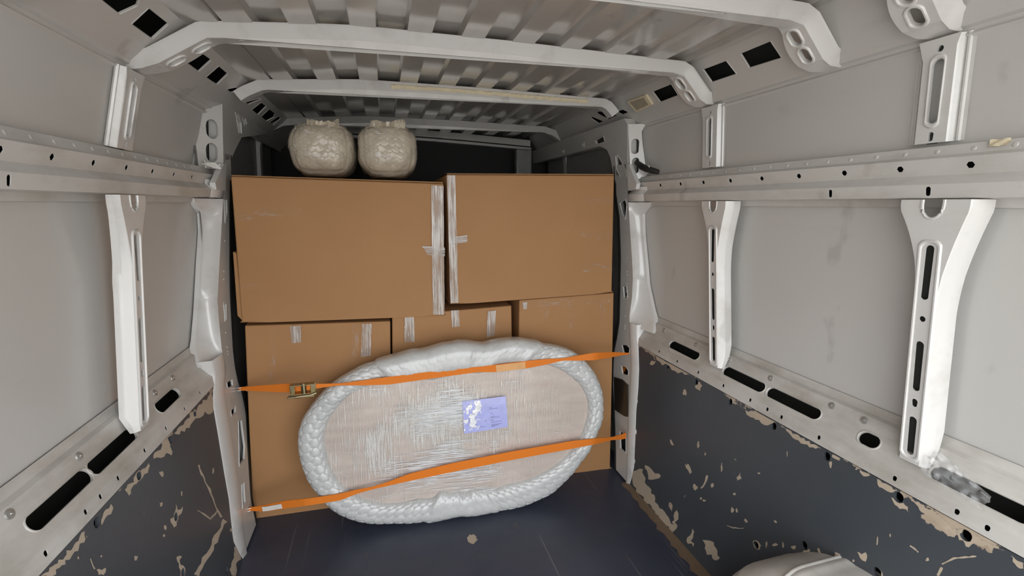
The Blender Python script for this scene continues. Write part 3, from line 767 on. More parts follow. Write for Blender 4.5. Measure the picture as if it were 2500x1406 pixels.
def dens(pts, step=14, j=2.5):
    P = [pts[0]]
    for a, b in zip(pts[:-1], pts[1:]):
        n = max(1, int(math.hypot(b[0]-a[0], b[1]-a[1])/step))
        for k in range(1, n+1): P.append((a[0]+(b[0]-a[0])*k/n+random.uniform(-j, j), a[1]+(b[1]-a[1])*k/n+random.uniform(-j, j)))
    return P
CHIPS = {1: [jag([(1596, 862), (1640, 886), (1690, 912), (1698, 922), (1672, 915), (1640, 903), (1612, 884)]), blob(1594, 886, 8, 6), blob(1706, 942, 8, 12), blob(1672, 958, 7, 9),
             jag([(1820, 1001), (1848, 998), (1880, 1018), (1905, 1034), (1884, 1038), (1858, 1032), (1832, 1018)]), jag([(1905, 1036), (1950, 1062), (2006, 1096), (1985, 1092), (1950, 1075)]),
             blob(2028, 1135, 4, 12), blob(2042, 1116, 14, 6, .5), jag([(2100, 1146), (2126, 1158), (2118, 1163), (2102, 1156)]), jag([(2142, 1168), (2190, 1196), (2196, 1206), (2160, 1195), (2143, 1182)]),
             jag([(2176, 1214), (2205, 1226), (2225, 1252), (2212, 1243), (2185, 1232)]), jag([(2215, 1212), (2260, 1240), (2330, 1282), (2350, 1300), (2300, 1277), (2250, 1250)]),
             jag([(2335, 1292), (2372, 1304), (2455, 1344), (2430, 1338), (2382, 1325), (2366, 1336), (2342, 1318)]), jag([(2468, 1356), (2499, 1374), (2499, 1388), (2478, 1376)]),
             jag([(1575, 1135), (1590, 1144), (1600, 1156), (1614, 1161), (1602, 1169), (1583, 1170)]), blob(1682, 1144, 5, 17, -.45), blob(1762, 1142, 2.5, 13), jag([(1808, 1153), (1811, 1168), (1800, 1173), (1798, 1166)]), blob(1853, 1155, 4, 3),
             line_blob(dens([(1727, 1160), (1721, 1180), (1712, 1192)], 6, 1), 2.5), blob(1698, 1195, 7, 10), blob(1739, 1184, 4, 6), blob(1793, 1206, 5, 3.5, .4), blob(1719, 1222, 5, 3), blob(1711, 1217, 3, 4), blob(1788, 1245, 5, 8), blob(1799, 1247, 3, 6), blob(1821, 1271, 7, 3, .9), blob(1894, 1274, 5, 3, .8), blob(1705, 1085, 4, 9), blob(1640, 1081, 4, 9, -.5), blob(1722, 1108, 2, 5), blob(1922, 1108, 1.5, 8),
             jag([(1546, 1150), (1570, 1145), (1572, 1160), (1580, 1185), (1600, 1215), (1610, 1240), (1632, 1262), (1652, 1290), (1640, 1300), (1600, 1255), (1560, 1205), (1545, 1180)]),
             jag([(1690, 1290), (1692, 1335), (1676, 1320)]), jag([(1715, 1318), (1735, 1320), (1752, 1345), (1758, 1362), (1746, 1368), (1724, 1345)]), jag([(1652, 1245), (1652, 1290), (1640, 1275)]), line_blob(dens([(1775, 1283), (1790, 1288), (1815, 1290)], 6, 1), 1.2),
             blob(1850, 1328, 6, 14, -.5), blob(1871, 1330, 3, 9), blob(1892, 1330, 7, 5), blob(1912, 1330, 2.5, 9), blob(1938, 1336, 7, 5), blob(1968, 1345, 9, 9), blob(2000, 1345, 3, 10, -.3),
             jag([(2093, 1347), (2104, 1353), (2114, 1348), (2114, 1371), (2100, 1362)]), blob(2084, 1369, 4, 4), blob(2065, 1383, 4, 4), blob(2080, 1387, 7, 5, .4), line_blob(dens([(2222, 1332), (2233, 1340), (2243, 1349)], 5, 1), 2), blob(2265, 1366, 5, 5), line_blob(dens([(2300, 1377), (2330, 1362), (2384, 1358)], 8, .6), 2.4), line_blob(dens([(2300, 1385), (2290, 1405)], 6, .6), 4), blob(2148, 1396, 6, 10, -.5),
             line_blob(dens([(2143, 1310), (2142, 1330)], 6, .6), 1.5), blob(2174, 1307, 2, 5), line_blob(dens([(2046, 1350), (2034, 1370), (2042, 1385)], 6, 2), 6)],
         -1: [jag([(512, 962), (524, 990), (510, 1012), (500, 1004), (488, 1020), (470, 1030), (462, 1045), (430, 1060), (424, 1058), (440, 1040), (470, 1005)]), jag([(408, 1068), (416, 1080), (418, 1112), (405, 1106), (392, 1118), (374, 1120), (376, 1106), (395, 1088)]),
              blob(395, 1157, 6, 10, -.5), jag([(362, 1130), (362, 1145), (340, 1168), (322, 1190), (314, 1210), (304, 1196), (318, 1180), (346, 1145)]), jag([(270, 1230), (276, 1240), (262, 1258), (248, 1282), (244, 1270), (256, 1245)]),
              jag([(206, 1297), (208, 1316), (192, 1336), (150, 1380), (128, 1406), (95, 1406), (110, 1398), (140, 1375), (180, 1330)]), jag([(300, 1182), (280, 1206), (250, 1226), (240, 1240), (270, 1210)]),
              line_blob(dens([(485, 1135), (496, 1165), (510, 1195), (526, 1240), (541, 1264)], 10, 2), 2.6), line_blob(dens([(482, 1246), (497, 1254), (513, 1266), (530, 1248)], 8, 1), 1.8),
              line_blob(dens([(549, 1270), (540, 1290), (515, 1340), (500, 1365), (478, 1406)], 10, 2), 6), jag([(428, 1230), (433, 1245), (446, 1236), (434, 1268), (424, 1288), (416, 1275), (424, 1255)]), blob(393, 1231, 4, 7), blob(403, 1288, 4, 7), blob(331, 1362, 5, 7, .4), line_blob(dens([(220, 1364), (230, 1390)], 8, 1), 2), jag([(235, 1390), (248, 1392), (258, 1386), (252, 1404), (240, 1404)]),
              jag([(430, 1360), (444, 1358), (440, 1378), (452, 1388), (450, 1404), (440, 1404), (436, 1385)]), blob(443, 1206, 2.5, 8), blob(247, 1358, 3, 3), blob(400, 1307, 3, 4), blob(190, 1362, 2.5, 4),
              jag([(570, 1255), (575, 1280), (584, 1305), (596, 1320), (600, 1334), (590, 1350), (572, 1400), (566, 1406), (560, 1390), (572, 1345)]), blob(520, 1150, 3, 8), blob(566, 1240, 4, 10), blob(564, 1293, 4, 5)]}
def lining(side, label):
    T, L = strip_T(side, *LIN)
    y_end = 1.865 if side > 0 else 1.90
    hs = []
    for p in HOLE[side]:
        y, t = px_on(p, side, *LIN); big = L*.86 < t or t < .5
        if y < y_end-.012: hs.append([(a, b/L) for a, b in oval(y, min(t, L-.018), .0105 if big else .009, .0125, 14)])
    outer = [(Y0+.02, .003), (y_end, .003), (y_end+.03, .4), (y_end+.05, .93), (y_end+.02, 1.0), (Y0+.02, 1.0)]
    mb = MB(); mb.plate(outer, hs, T, .009, 0, lip=.009)
    for ch in CHIPS[side]:
        q = [px_on(p, side, *LIN) for p in ch]
        q = [(min(y, y_end+.03), min(max(t, .006), L-.002)) for y, t in q]; inn = []
        for h in hs:
            hc = (sum(a for a, _ in h)/len(h), sum(b for _, b in h)/len(h)*L); rr = .0145
            q = [((hc[0]+(y-hc[0])*rr/max(1e-4, math.hypot(y-hc[0], t-hc[1])), hc[1]+(t-hc[1])*rr/max(1e-4, math.hypot(y-hc[0], t-hc[1]))) if math.hypot(y-hc[0], t-hc[1]) < rr else (y, t)) for y, t in q]
            c_ = False
            for (x1, y1), (x2, y2) in zip(q, q[1:]+q[:1]):
                if (y1 > hc[1]) != (y2 > hc[1]) and hc[0] < (x2-x1)*(hc[1]-y1)/(y2-y1)+x1: c_ = not c_
            if c_: inn.append(h)
        q = [(y, min(max(t, .006), L-.002)/L) for y, t in q]
        tri = tessellate_polygon([[Vector((a, b, 0)) for a, b in l] for l in [q]+inn])
        mb.add([T(a, b, -.0006) for a, b in q+[p for l in inn for p in l]], [tuple(t) for t in tri], 1)
    o = mb.build('lining_panel', [M['lining'], M['chip']]); tag(o, label, 'panel', 'chipped lining panels'); return o
lining(1, 'dark grey chipped lining panel on the right wall, behind the wheel arch hump')
lining(-1, 'dark grey lining panel with long scratches on the left wall')

# ------------------------------------------------------------------ cardboard boxes
def FY(x, z): return 2.055-.038*(x+.62)+.03*z
BOXP = (2.055-.038*.62, -.038, .03)
def carton(name, px, depth, label, tapes=(), recess=0.0, flapside=None, lid=.006, group='cardboard cartons stacked behind the wrapped table'):
    fy = (BOXP[0]+recess, BOXP[1], BOXP[2]); q = [on_y(u, v, fy) for u, v in px]
    c = sum(q)/4; base = np.array([c[0], c[1], min(p[2] for p in q)])
    t = thing(name, label, 'box', tuple(base), group)
    dv = np.array([0.0, depth, -.004]); 
    mb = MB(); n = 9
    # front face bulges a little, edges rounded
    rows = []
    for j in range(n):
        for_i = []
        for i in range(n):
            a, b = i/(n-1), j/(n-1)
            p = (q[0]*(1-a)+q[1]*a)*(1-b)+(q[3]*(1-a)+q[2]*a)*b
            p = p+np.array([0, -.006*math.sin(math.pi*a)*math.sin(math.pi*b), 0]); for_i.append(p-base)
        rows.append(for_i)
    mb.grid(rows)
    P = np.array(rows); B = P+dv; B[:, :, 1] = B[:, :, 1].mean()
    mb.grid(B)
    for A_, B_ in ((P[0], B[0]), (P[-1], B[-1]), (P[:, 0], B[:, 0]), (P[:, -1], B[:, -1])): mb.grid([A_, B_])
    o = mb.build('carton', M['card'], t)
    o.data.polygons.foreach_set('use_smooth', np.zeros(len(o.data.polygons), dtype=bool))
    wld = o.modifiers.new('weld', 'WELD'); wld.merge_threshold = .0005
    bevel(o, .006, 3, 50)
    # top flap seam: a slightly raised flap edge along the top front
    mb = MB(); a, b = q[0]-base, q[1]-base; u = (b-a); 
    mb.grid([[a+u*.004+np.array([0, -.002, .001]), b-u*.004+np.array([0, -.002, .001])], [a+u*.004+np.array([0, .0, lid*.8]), b-u*.004+np.array([0, 0, lid])], [a+u*.004+np.array([0, depth*.48, lid]), b-u*.004+np.array([0, depth*.48, lid*1.1])]])
    mb.build('top_flap', M['card'], t)
    if flapside:
        mb = MB(); f = [on_y(u_, v_, (fy[0]+.01, fy[1], fy[2]))-base for u_, v_ in flapside]
        mb.add(f+[p+np.array([0, .3, 0]) for p in f], [tuple(range(len(f)))]+[(i, (i+1) % len(f), (i+1) % len(f)+len(f), i+len(f)) for i in range(len(f))]); mb.build('side_flap', M['card'], t)
    for k, tp in enumerate(tapes):
        pts, kind = tp[:-1], tp[-1]
        f = [on_y(u_, v_, (fy[0]-.0090, fy[1], fy[2]))-base for u_, v_ in pts]
        nu, nv = 4, 14; rows = []; uv = []
        for j in range(nv):
            row = []
            for i in range(nu):
                a_, b_ = i/(nu-1), j/(nv-1)
                p = (f[0]*(1-a_)+f[1]*a_)*(1-b_)+(f[3]*(1-a_)+f[2]*a_)*b_
                if 0 < i < nu-1: p = p+np.array([0, -random.uniform(0, .0012), 0])
                elif j not in (0, nv-1): p = p+np.array([random.uniform(-.0012, .0012), 0, 0])
                row.append(p); uv.append((p[0]*1.0+k*.37, p[2]*1.0+k*.21) if abs((pts[0][0]-pts[1][0])) < abs(pts[0][1]-pts[3][1]) else (p[2]+k*.4, p[0]+k*.3))
            rows.append(row)
        mb = MB(); mb.grid(rows); tuv = [(a_*4, b_*1.5) for a_, b_ in uv]
        mb.build('packing_tape', M['tape'] if kind == 'b' else M['tape_faint'], t, 60, uv=tuv)
    return t
carton('cardboard_box', [(563, 430), (1083, 448), (1085, 768), (590, 786)], .62, 'large brown cardboard box on the upper left of the stack, taped down its right edge',
       [((1053, 452), (1083, 454), (1085, 768), (1057, 768), 'b'), ((1030, 600), (1086, 604), (1086, 626), (1044, 622), 'b'), ((572, 512), (735, 504), (735, 525), (575, 541), 'f'), ((582, 690), (640, 696), (636, 706), (584, 704), 'f')],
       flapside=[(569, 615), (577, 618), (592, 783), (580, 770)])
carton('cardboard_box', [(1090, 426), (1500, 428), (1494, 712), (1100, 741)], .62, 'brown cardboard box on the upper right of the stack, taped down its left edge',
       [((1091, 428), (1111, 428), (1119, 739), (1100, 740), 'b'), ((1096, 580), (1140, 574), (1142, 590), (1097, 599), 'b'), ((1432, 484), (1498, 482), (1497, 505), (1434, 502), 'f'), ((1420, 566), (1496, 562), (1496, 586), (1420, 582), 'f'), ((1418, 646), (1496, 640), (1495, 662), (1420, 664), 'f')], recess=-.004)
carton('cardboard_box', [(597, 795), (953, 784), (957, 1216), (617, 1267)], .62, 'brown cardboard box at the lower left of the stack, beside the left door pillar', lid=.0015, tapes=
       [((708, 796), (734, 795), (735, 836), (712, 838), 'b'), ((862, 792), (880, 791), (872, 885), (848, 888), 'f'), ((884, 791), (907, 790), (905, 868), (881, 872), 'b'), ((660, 800), (676, 800), (672, 930), (655, 925), 'f')])
carton('cardboard_box', [(957, 771), (1249, 746), (1256, 1188), (960, 1215)], .60, 'brown cardboard box at the lower middle of the stack, mostly behind the wrapped table', lid=.0015, tapes=
       [((988, 775), (1011, 773), (1012, 834), (987, 836), 'b'), ((1101, 758), (1120, 757), (1122, 797), (1104, 799), 'b'), ((1191, 760), (1211, 758), (1208, 818), (1188, 824), 'b')], recess=.012)
carton('cardboard_box', [(1268, 733), (1499, 715), (1490, 1142), (1262, 1168)], .60, 'brown cardboard box at the lower right of the stack, beside the right door pillar', lid=.0015, tapes=
       [((1276, 738), (1288, 737), (1286, 754), (1277, 755), 'b'), ((1275, 737), (1492, 722), (1490, 738), (1276, 756), 'f'), ((1318, 735), (1338, 734), (1340, 782), (1326, 784), 'f'), ((1384, 732), (1402, 731), (1404, 800), (1390, 802), 'f'), ((1462, 740), (1478, 738), (1476, 790), (1466, 792), 'f')])

# ------------------------------------------------------------------ bubble-wrapped bundles on the upper left box
def hexbub(u, v, s):
    """height of a bubble lattice of pitch s at (u,v), 0..1"""
    a = u/s; b = v/(s*.866)
    best = np.full(np.shape(a), 9.0)
    b0 = np.floor(b)
    for db in (0, 1):
        bb = b0+db; off = np.where(np.mod(bb, 2) > .5, .5, 0.0); aa = np.round(a-off)+off
        best = np.minimum(best, (a-aa)**2+((b-bb)*.866)**2)
    d = np.sqrt(best)/.54
    return np.sqrt(np.clip(1-np.clip(d, 0, 1)**4.5, 0, 1))
def smooth_noise(shape, k, seed):
    r = np.random.default_rng(seed); g = r.normal(size=(k[0]+3, k[1]+3))
    xi = np.linspace(0, k[0], shape[0]); yi = np.linspace(0, k[1], shape[1])
    x0 = np.floor(xi).astype(int); y0 = np.floor(yi).astype(int); fx = (xi-x0)[:, None]; fy_ = (yi-y0)[None]; fx = fx*fx*(3-2*fx); fy_ = fy_*fy_*(3-2*fy_)
    G = lambda i, j: g[np.ix_(x0+i, y0+j)]
    return (G(0, 0)*(1-fx)+G(1, 0)*fx)*(1-fy_)+(G(0, 1)*(1-fx)+G(1, 1)*fx)*fy_
def bundle(px0, px1, ztop_px, yfront, label, seed):
    fy = (yfront, 0, 0); a = on_y(px0, 360, fy); b = on_y(px1, 360, fy); top = on_y((px0+px1)/2, ztop_px, fy)[2]; bot = 1.518
    rx, rz, ry = (b[0]-a[0])/2, (top-bot)/2, .21; cx = (a[0]+b[0])/2
    t = thing('bubble_wrapped_bundle', label, 'bundle', (cx, yfront+ry, bot), 'bubble-wrapped bundles on the cartons')
    mb = MB(); n = 96; g = np.linspace(-1, 1, n); A, B_ = np.meshgrid(g, g, indexing='ij'); K = 60
    sgx = lambda q: np.tan(q*.72)/math.tan(.72)
    for ax, sg in ((1, -1), (1, 1), (0, -1), (0, 1), (2, -1), (2, 1)):
        D = np.zeros((n, n, 3)); o = [i for i in range(3) if i != ax]
        D[..., ax] = sg; D[..., o[0]] = sgx(A); D[..., o[1]] = sgx(B_)
        ex_ = np.array([3.0, 5.0, 3.2]); L = (np.abs(D[..., 0])**3.2+np.abs(D[..., 1])**4.5+np.abs(D[..., 2])**3.2)**(1/3.5)
        Q = D/L[..., None]
        x, y, z = Q[..., 0], Q[..., 1], Q[..., 2]
        tp = 1-.17*np.clip(-z-.25, 0, 1)**1.3-.05*np.clip(-y, 0, 1)*np.clip(-z, 0, 1)
        x = x*tp
        y = y+.10*np.clip(-z-.3, 0, 1)*np.clip(-y, 0, 1)
        px_, pz_ = x*rx, z*rz
        lump = .020*np.sin(3.1*x+seed)*np.cos(2.7*z+y*2+seed*.7)+.012*np.sin(6.3*z+4*x+seed*1.3)+.008*np.sin(11*x-7*z+5*y+seed)
        nx_, ny_, nz_ = D[..., 0]*np.abs(D[..., 0])**2, D[..., 1]*np.abs(D[..., 1])**3, D[..., 2]*np.abs(D[..., 2])**2
        nl = np.sqrt(nx_**2+ny_**2+nz_**2); nx_, ny_, nz_ = nx_/nl, ny_/nl, nz_/nl
        ua = {1: px_, 0: y*ry, 2: px_}[ax]; ub = {1: pz_, 0: pz_, 2: y*ry}[ax]
        jit = .0015*np.sin(37*ua+seed)+.001*np.sin(61*ub)
        bub = hexbub(ua+jit, ub+jit, .033)
        edge = np.clip((1-np.maximum(np.abs(A), np.abs(B_)))*8, 0, 1)
        h = .0026*bub*edge+.0010*edge*np.sin(90*ua+40*ub+seed)*np.sin(70*ub-30*ua)
        P = np.stack([px_*(1+lump)+nx_*h, y*ry*(1+.5*lump)+ny_*h, pz_*(1+lump)+nz_*h+rz], -1)
        P[..., 2] = np.maximum(P[..., 2], .002)
        mb.grid(P)
    wr = mb.build('wrapping', M['bubble_warm'], t, 75)
    bm = bmesh.new(); bm.from_mesh(wr.data); bmesh.ops.remove_doubles(bm, verts=bm.verts, dist=.0012); bmesh.ops.recalc_face_normals(bm, faces=bm.faces); bm.to_mesh(wr.data); bm.free()
    wr.data.polygons.foreach_set('use_smooth', np.ones(len(wr.data.polygons), dtype=bool))
    # crumpled open edge of the wrap standing up at the top
    mb = MB(); rows = []
    for k_, x in enumerate(np.linspace(-.35 if seed == 3 else -.55, .60, 16)):
        z = 2*rz*(.985)+random.uniform(-.002, .002); h = .003+.014*max(0, math.sin(k_*.32+seed*.9))**2+random.uniform(0, .003)
        y = -ry*.80+random.uniform(-.012, .012)
        rows.append([(x*rx, y, z-.03), (x*rx+random.uniform(-.004, .004), y-.006+random.uniform(-.006, .006), z), (x*rx, y+random.uniform(-.012, .004), z+h)])
    mb.grid(rows); mb.build('loose_edge', M['bubble_warm'], t)
    # bands of clear tape round the bundle, with glints painted into their colour
    for zc, hh in ((.42, .03), (.80, .028)):
        rows = []; uv = []
        for j in (-1, 0, 1):
            row = []
            for q in np.linspace(math.pi*1.14, math.pi*1.86, 30):
                zz = 2*rz*zc+hh*j+.006*math.sin(5*q)
                lev = (zz-rz)/rz; s_ = (max(0.02, 1-abs(lev)**3))**(1/3.0)
                cq, sq = math.cos(q), math.sin(q)
                row.append((rx*1.045*s_*np.sign(cq)*abs(cq)**.45, ry*1.03*np.sign(sq)*abs(sq)**.45, zz)); uv.append((j*.12, q*.5))
            rows.append(row)
        mb = MB(); mb.grid(rows); mb.build('packing_tape', M['glint'], t, 60, uv=uv)
    return t
bundle(695, 862, 290, 2.16, 'bubble-wrapped bundle standing on the upper left box, nearer the left wall', 3)
bundle(872, 1021, 293, 2.14, 'bubble-wrapped bundle on the upper left box, next to the upper right box', 11)

# ------------------------------------------------------------------ the oval table top in bubble wrap and stretch film
TP = None
def table():
    # plane of the front face: leaning back against the boxes
    fy = (1.80, -.055, .105)
    n = np.array([-fy[1], 1, -fy[2]]); n = n/np.linalg.norm(n)          # pointing away from the camera
    ex = np.array([1, fy[1], 0]); ex /= np.linalg.norm(ex); ez = np.cross(ex, n); ez = ez if ez[2] > 0 else -ez
    out_px = [(726, 1060), (735, 1130), (762, 1195), (805, 1248), (850, 1276), (890, 1288), (960, 1284), (1030, 1276), (1120, 1264), (1200, 1253), (1290, 1238), (1360, 1205), (1420, 1140), (1455, 1070), (1474, 1000), (1473, 960), (1455, 910), (1420, 872), (1380, 853), (1320, 846), (1180, 852), (1050, 862), (950, 885), (860, 912), (800, 948), (760, 990), (735, 1030)]
    in_px = [(782, 1060), (784, 1110), (800, 1160), (835, 1205), (880, 1228), (930, 1238), (1010, 1232), (1080, 1224), (1160, 1207), (1250, 1190), (1330, 1162), (1390, 1120), (1425, 1070), (1444, 1020), (1446, 980), (1430, 940), (1400, 912), (1370, 892), (1320, 884), (1180, 896), (1050, 905), (950, 925), (880, 945), (830, 975), (800, 1015)]
    O = [on_y(u, v, fy) for u, v in out_px]; I = [on_y(u, v, fy) for u, v in in_px]
    c = sum(O)/len(O)
    to2 = lambda p: (float((p-c)@ex), float((p-c)@ez))
    o2, i2 = [to2(p) for p in O], [to2(p) for p in I]
    def polar(P):
        a = np.array([math.atan2(y, x) for x, y in P]); r = np.array([math.hypot(x, y) for x, y in P]); k = np.argsort(a); a, r = a[k], r[k]
        a = np.concatenate([a-2*math.pi, a, a+2*math.pi]); r = np.concatenate([r, r, r]); 
        def f(q):
            out = 0
            for dq, w_ in ((-.07, .2), (0, .6), (.07, .2)): out = out+w_*np.interp(q+dq, a, r)
            return out
        return f
    fo, fi = polar(o2), polar(i2)
    t = thing('wrapped_table_top', 'oval table top in bubble wrap and clear film, strapped upright against the boxes', 'table top', (float(c[0]), float(c[1]), 0.0))
    W = lambda a, b, d: (c+ex*a+ez*b+n*d)-np.array([c[0], c[1], 0])
    # rim: fat roll of bubble wrap. section circle from inner edge over the front to the back
    nq = 1300; nv = 104
    Q = np.linspace(-math.pi, math.pi, nq, endpoint=False)
    ro, ri = fo(Q), fi(Q)-.012
    dq_ = np.degrees(Q); sf = lambda lo, hi: 1/(1+np.exp(-(dq_-lo)/.8))*1/(1+np.exp((dq_-hi)/.8)); ri = ri-.022*sf(60, 132)-.018*sf(-106, -84)-.010*sf(-75, -58)
    xo, yo = ro*np.cos(Q), ro*np.sin(Q); s_arc = np.concatenate([[0], np.cumsum(np.hypot(np.diff(xo), np.diff(yo)))]); Lr = s_arc[-1]+math.hypot(xo[0]-xo[-1], yo[0]-yo[-1])
    Lr *= .92; s_arc = s_arc*.92; pitch = Lr/round(Lr/.039)
    V = np.linspace(0, 1, nv)
    ang = math.pi*(1.0-1.0*V)*1.0
    th = np.linspace(math.pi*1.0, -math.pi*.62, nv)       # from inner lip over the front to the back
    hw = (ro-ri)/2; dep = .052
    lump = smooth_noise((nq, nv), (60, 3), 5)*.0018+smooth_noise((nq, nv), (16, 2), 6)*.004
    lump[-60:] = lump[-60:]*np.linspace(1, 0, 60)[:, None]+lump[:1]*np.linspace(0, 1, 60)[:, None]
    cc = ((ro+ri)/2)[:, None]
    se = lambda q: np.sign(q)*np.abs(q)**.72
    sx_, sy_ = .047*se(np.cos(th)), .052*se(np.sin(th)); vv = np.concatenate([[0], np.cumsum(np.hypot(np.diff(sx_), np.diff(sy_)))])[None]+0*cc; uu = (s_arc*1.0)[:, None]+0*vv
    bub = hexbub(uu, vv, pitch)
    wrapmask = np.zeros((nq, 1))                               # where a second smooth layer of film covers the bubbles
    deg = np.degrees(Q)[:, None]
    soft = lambda lo, hi: 1/(1+np.exp(-(deg-lo)/.6))*1/(1+np.exp((deg-hi)/.6))
    m_top = soft(43, 132); m_bot = soft(-108, -62)
    amp = .0050*(1-.75*m_top-.6*m_bot)
    extra = .017*m_top+.010*m_bot
    h = 1*(amp*bub+lump+extra)
    rad_r = cc+(hw[:, None]+h)*se(np.cos(th))[None]; dd = dep-(dep+h)*se(np.sin(th))[None]*1.0
    A = rad_r*np.cos(Q)[:, None]; B = rad_r*np.sin(Q)[:, None]
    P = A[..., None]*ex+B[..., None]*ez+dd[..., None]*n+(c-np.array([c[0], c[1], 0]))
    P[..., 2] = np.maximum(P[..., 2], .0015)
    mb = MB(); mb.grid(P, cu=True); mb.build('bubble_wrap_rim', M['bubble'], t, 80)
    # board
    q = np.linspace(-math.pi, math.pi, 160, endpoint=False); rr = fi(q)+.004
    mb = MB(); rows = []
    for k in (0.02, .35, .7, .97, 1.0):
        rows.append([W(k*r*math.cos(a), k*r*math.sin(a), .022 if k < 1 else .028) for a, r in zip(q, rr)])
    mb.grid(rows, cv=True); mb.F.append(tuple(range(160))); mb.I.append(0)
    rows = [[W(r*math.cos(a), r*math.sin(a), d) for a, r in zip(q, rr)] for d in (.028, .085)]
    mb.grid(rows, cv=True); mb.build('board', M['board'], t, 30)
    # label under the film
    lp = [(1129, 980), (1235, 967), (1240, 1042), (1133, 1059)]
    d_lab = .0035
    fyl = lambda d: (fy[0]+d/n[1]*1.0, fy[1], fy[2])
    cc_ = [W(*to2(on_y(u, v, fyl(d_lab))), d_lab) for u, v in lp]
    mb = MB(); mb.add(cc_+[p+n*.001 for p in cc_], [(0, 1, 2, 3), (4, 5, 6, 7), (0, 1, 5, 4), (1, 2, 6, 5), (2, 3, 7, 6), (3, 0, 4, 7)])
    bil = lambda a, b: (cc_[0]*(1-a)+cc_[1]*a)*(1-b)+(cc_[3]*(1-a)+cc_[2]*a)*b
    for a0, a1, b0 in ((.60, .66, .30), (.60, .80, .34), (.62, .68, .49), (.62, .72, .585), (.62, .82, .625), (.61, .68, .70), (.62, .87, .765), (.62, .87, .845), (.62, .80, .875), (.62, .70, .905), (.12, .26, .50), (.13, .28, .53), (.14, .26, .56), (.13, .27, .59), (.12, .24, .62), (.45, .53, .69), (.30, .50, .86), (.10, .30, .76)):
        mb.add([bil(a0, b0)-n*.0004, bil(a1, b0)-n*.0004, bil(a1, b0+.012)-n*.0004, bil(a0, b0+.012)-n*.0004], [(0, 1, 2, 3)], 1)
    mb.build('paper_label', [M['label'], M['ink']], t)
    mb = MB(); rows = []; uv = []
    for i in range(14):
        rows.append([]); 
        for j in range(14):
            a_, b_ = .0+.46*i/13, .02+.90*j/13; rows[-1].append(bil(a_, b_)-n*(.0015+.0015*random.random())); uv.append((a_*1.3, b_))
    mb.grid(rows); mb.build('label_glare_sheet', M['label_glare'], t, 80, uv=uv)  # added sheet carrying painted glare over the label's left half
    # stretch film: upright band and a level band, each its own sheet
    def sheet(name, k, mat, d, a0, a1, b0, b1, us):
        mb = MB(); rows, uv = [], []
        nn = 60
        for i in range(nn):
            row = []
            for j in range(nn):
                x = a0+(a1-a0)*i/(nn-1); y = b0+(b1-b0)*j/(nn-1)
                r = math.hypot(x, y); lim = float(fi(math.atan2(y, x)))*1.01
                if r > lim: x, y = x*lim/r, y*lim/r
                dz = d+.002*math.sin(x*31+y*9)*math.sin(y*23)
                row.append(W(x, y, dz)); uv.append((x*us, y*us))
            rows.append(row)
        mb.grid(rows); return mb.build(name, mat, t, 80, uv=uv)
    sheet('stretch_film', 0, M['stretch_v'], .012, -.62, .62, -.36, .36, 1.6)
    sheet('stretch_film', 2, M['stretch_d'], .0095, -.62, .10, -.34, .34, 1.6)
    sheet('stretch_film', 1, M['stretch_h'], .007, -.60, .60, -.34, .34, 1.6)
    return t, fy, n
TBL, TFY, TN = table()

# ------------------------------------------------------------------ ratchet straps
def ribbon(P, Wd, up=(0, 0, 1), th=.0016):
    """webbing through 3-D points, with per-point widths and up vectors"""
    rows = []
    for i, p in enumerate(P):
        p = np.array(p); u = np.array(up[i] if not isinstance(up[0], (int, float)) else up, float); u /= np.linalg.norm(u)
        a, b = P[max(0, i-1)], P[min(len(P)-1, i+1)]; t = np.array(b)-np.array(a); t /= np.linalg.norm(t); nrm = np.cross(t, u); nrm /= np.linalg.norm(nrm); u = np.cross(nrm, t)
        h = Wd[i]/2; rows.append([p+u*h-nrm*th, p-u*h-nrm*th, p-u*h+nrm*th, p+u*h+nrm*th])
    return rows
def interp_rows(px, n=60):
    px = np.array(px, float); s_ = np.concatenate([[0], np.cumsum(np.hypot(np.diff(px[:, 0]), np.diff(px[:, 1])))])
    q = np.linspace(0, s_[-1], n); return np.stack([np.interp(q, s_, px[:, k]) for k in range(px.shape[1])], 1)
def strap(px, ends, label, buckle=None, tagp=None, hook=True):
    """px rows: u, v, width in pixels; the strap lies on the table front between two pillar anchors"""
    fyS = (TFY[0]-.014, TFY[1], TFY[2])
    rows = interp_rows(px, 80); P = []; Wd = []; U = []
    L, Rr = np.array(ends[0]), np.array(ends[1])
    xl, xr = -.36, .90                     # it leaves the table's rim here
    # y of the strap: straight from anchor to rim, flat on the table in between
    pl = on_y(*px_at(rows, xl, fyS), fyS); prr = on_y(*px_at(rows, xr, fyS), fyS)
    for u, v, wd in rows:
        r = ray(u, v); p = on_y(u, v, fyS)
        if p[0] < pl[0]:  p = seg_hit(r, L, pl)
        elif p[0] > prr[0]: p = seg_hit(r, prr, Rr)
        P.append(p); Wd.append(wd*np.linalg.norm(p-np.array([0, 0, CAMZ]))/1220.)
        U.append((0, .12, 1))
    mid = P[len(P)//2]; t = thing('ratchet_strap', label, 'strap', tuple(map(float, P[0])), 'orange ratchet straps')
    o0 = np.array(P[0])
    mb = MB(); R_ = ribbon(P, Wd, U); mb.grid(np.array(R_)-o0, cv=True); mb.build('webbing', M['strap'], t, 60)
    return t, P, o0
def px_at(rows, x, fy):
    for u, v, wd in rows:
        if on_y(u, v, fy)[0] >= x: return u, v
    return rows[-1][0], rows[-1][1]
def seg_hit(r, A, B):
    """point of the ray in the vertical plane through A and B"""
    d = np.array(B)-np.array(A); n_ = np.array([d[1], -d[0], 0]); A0 = np.array(A)-np.array([0, 0, CAMZ]); t = (n_@A0)/(n_@r); p = r*t; p[2] += CAMZ; return p
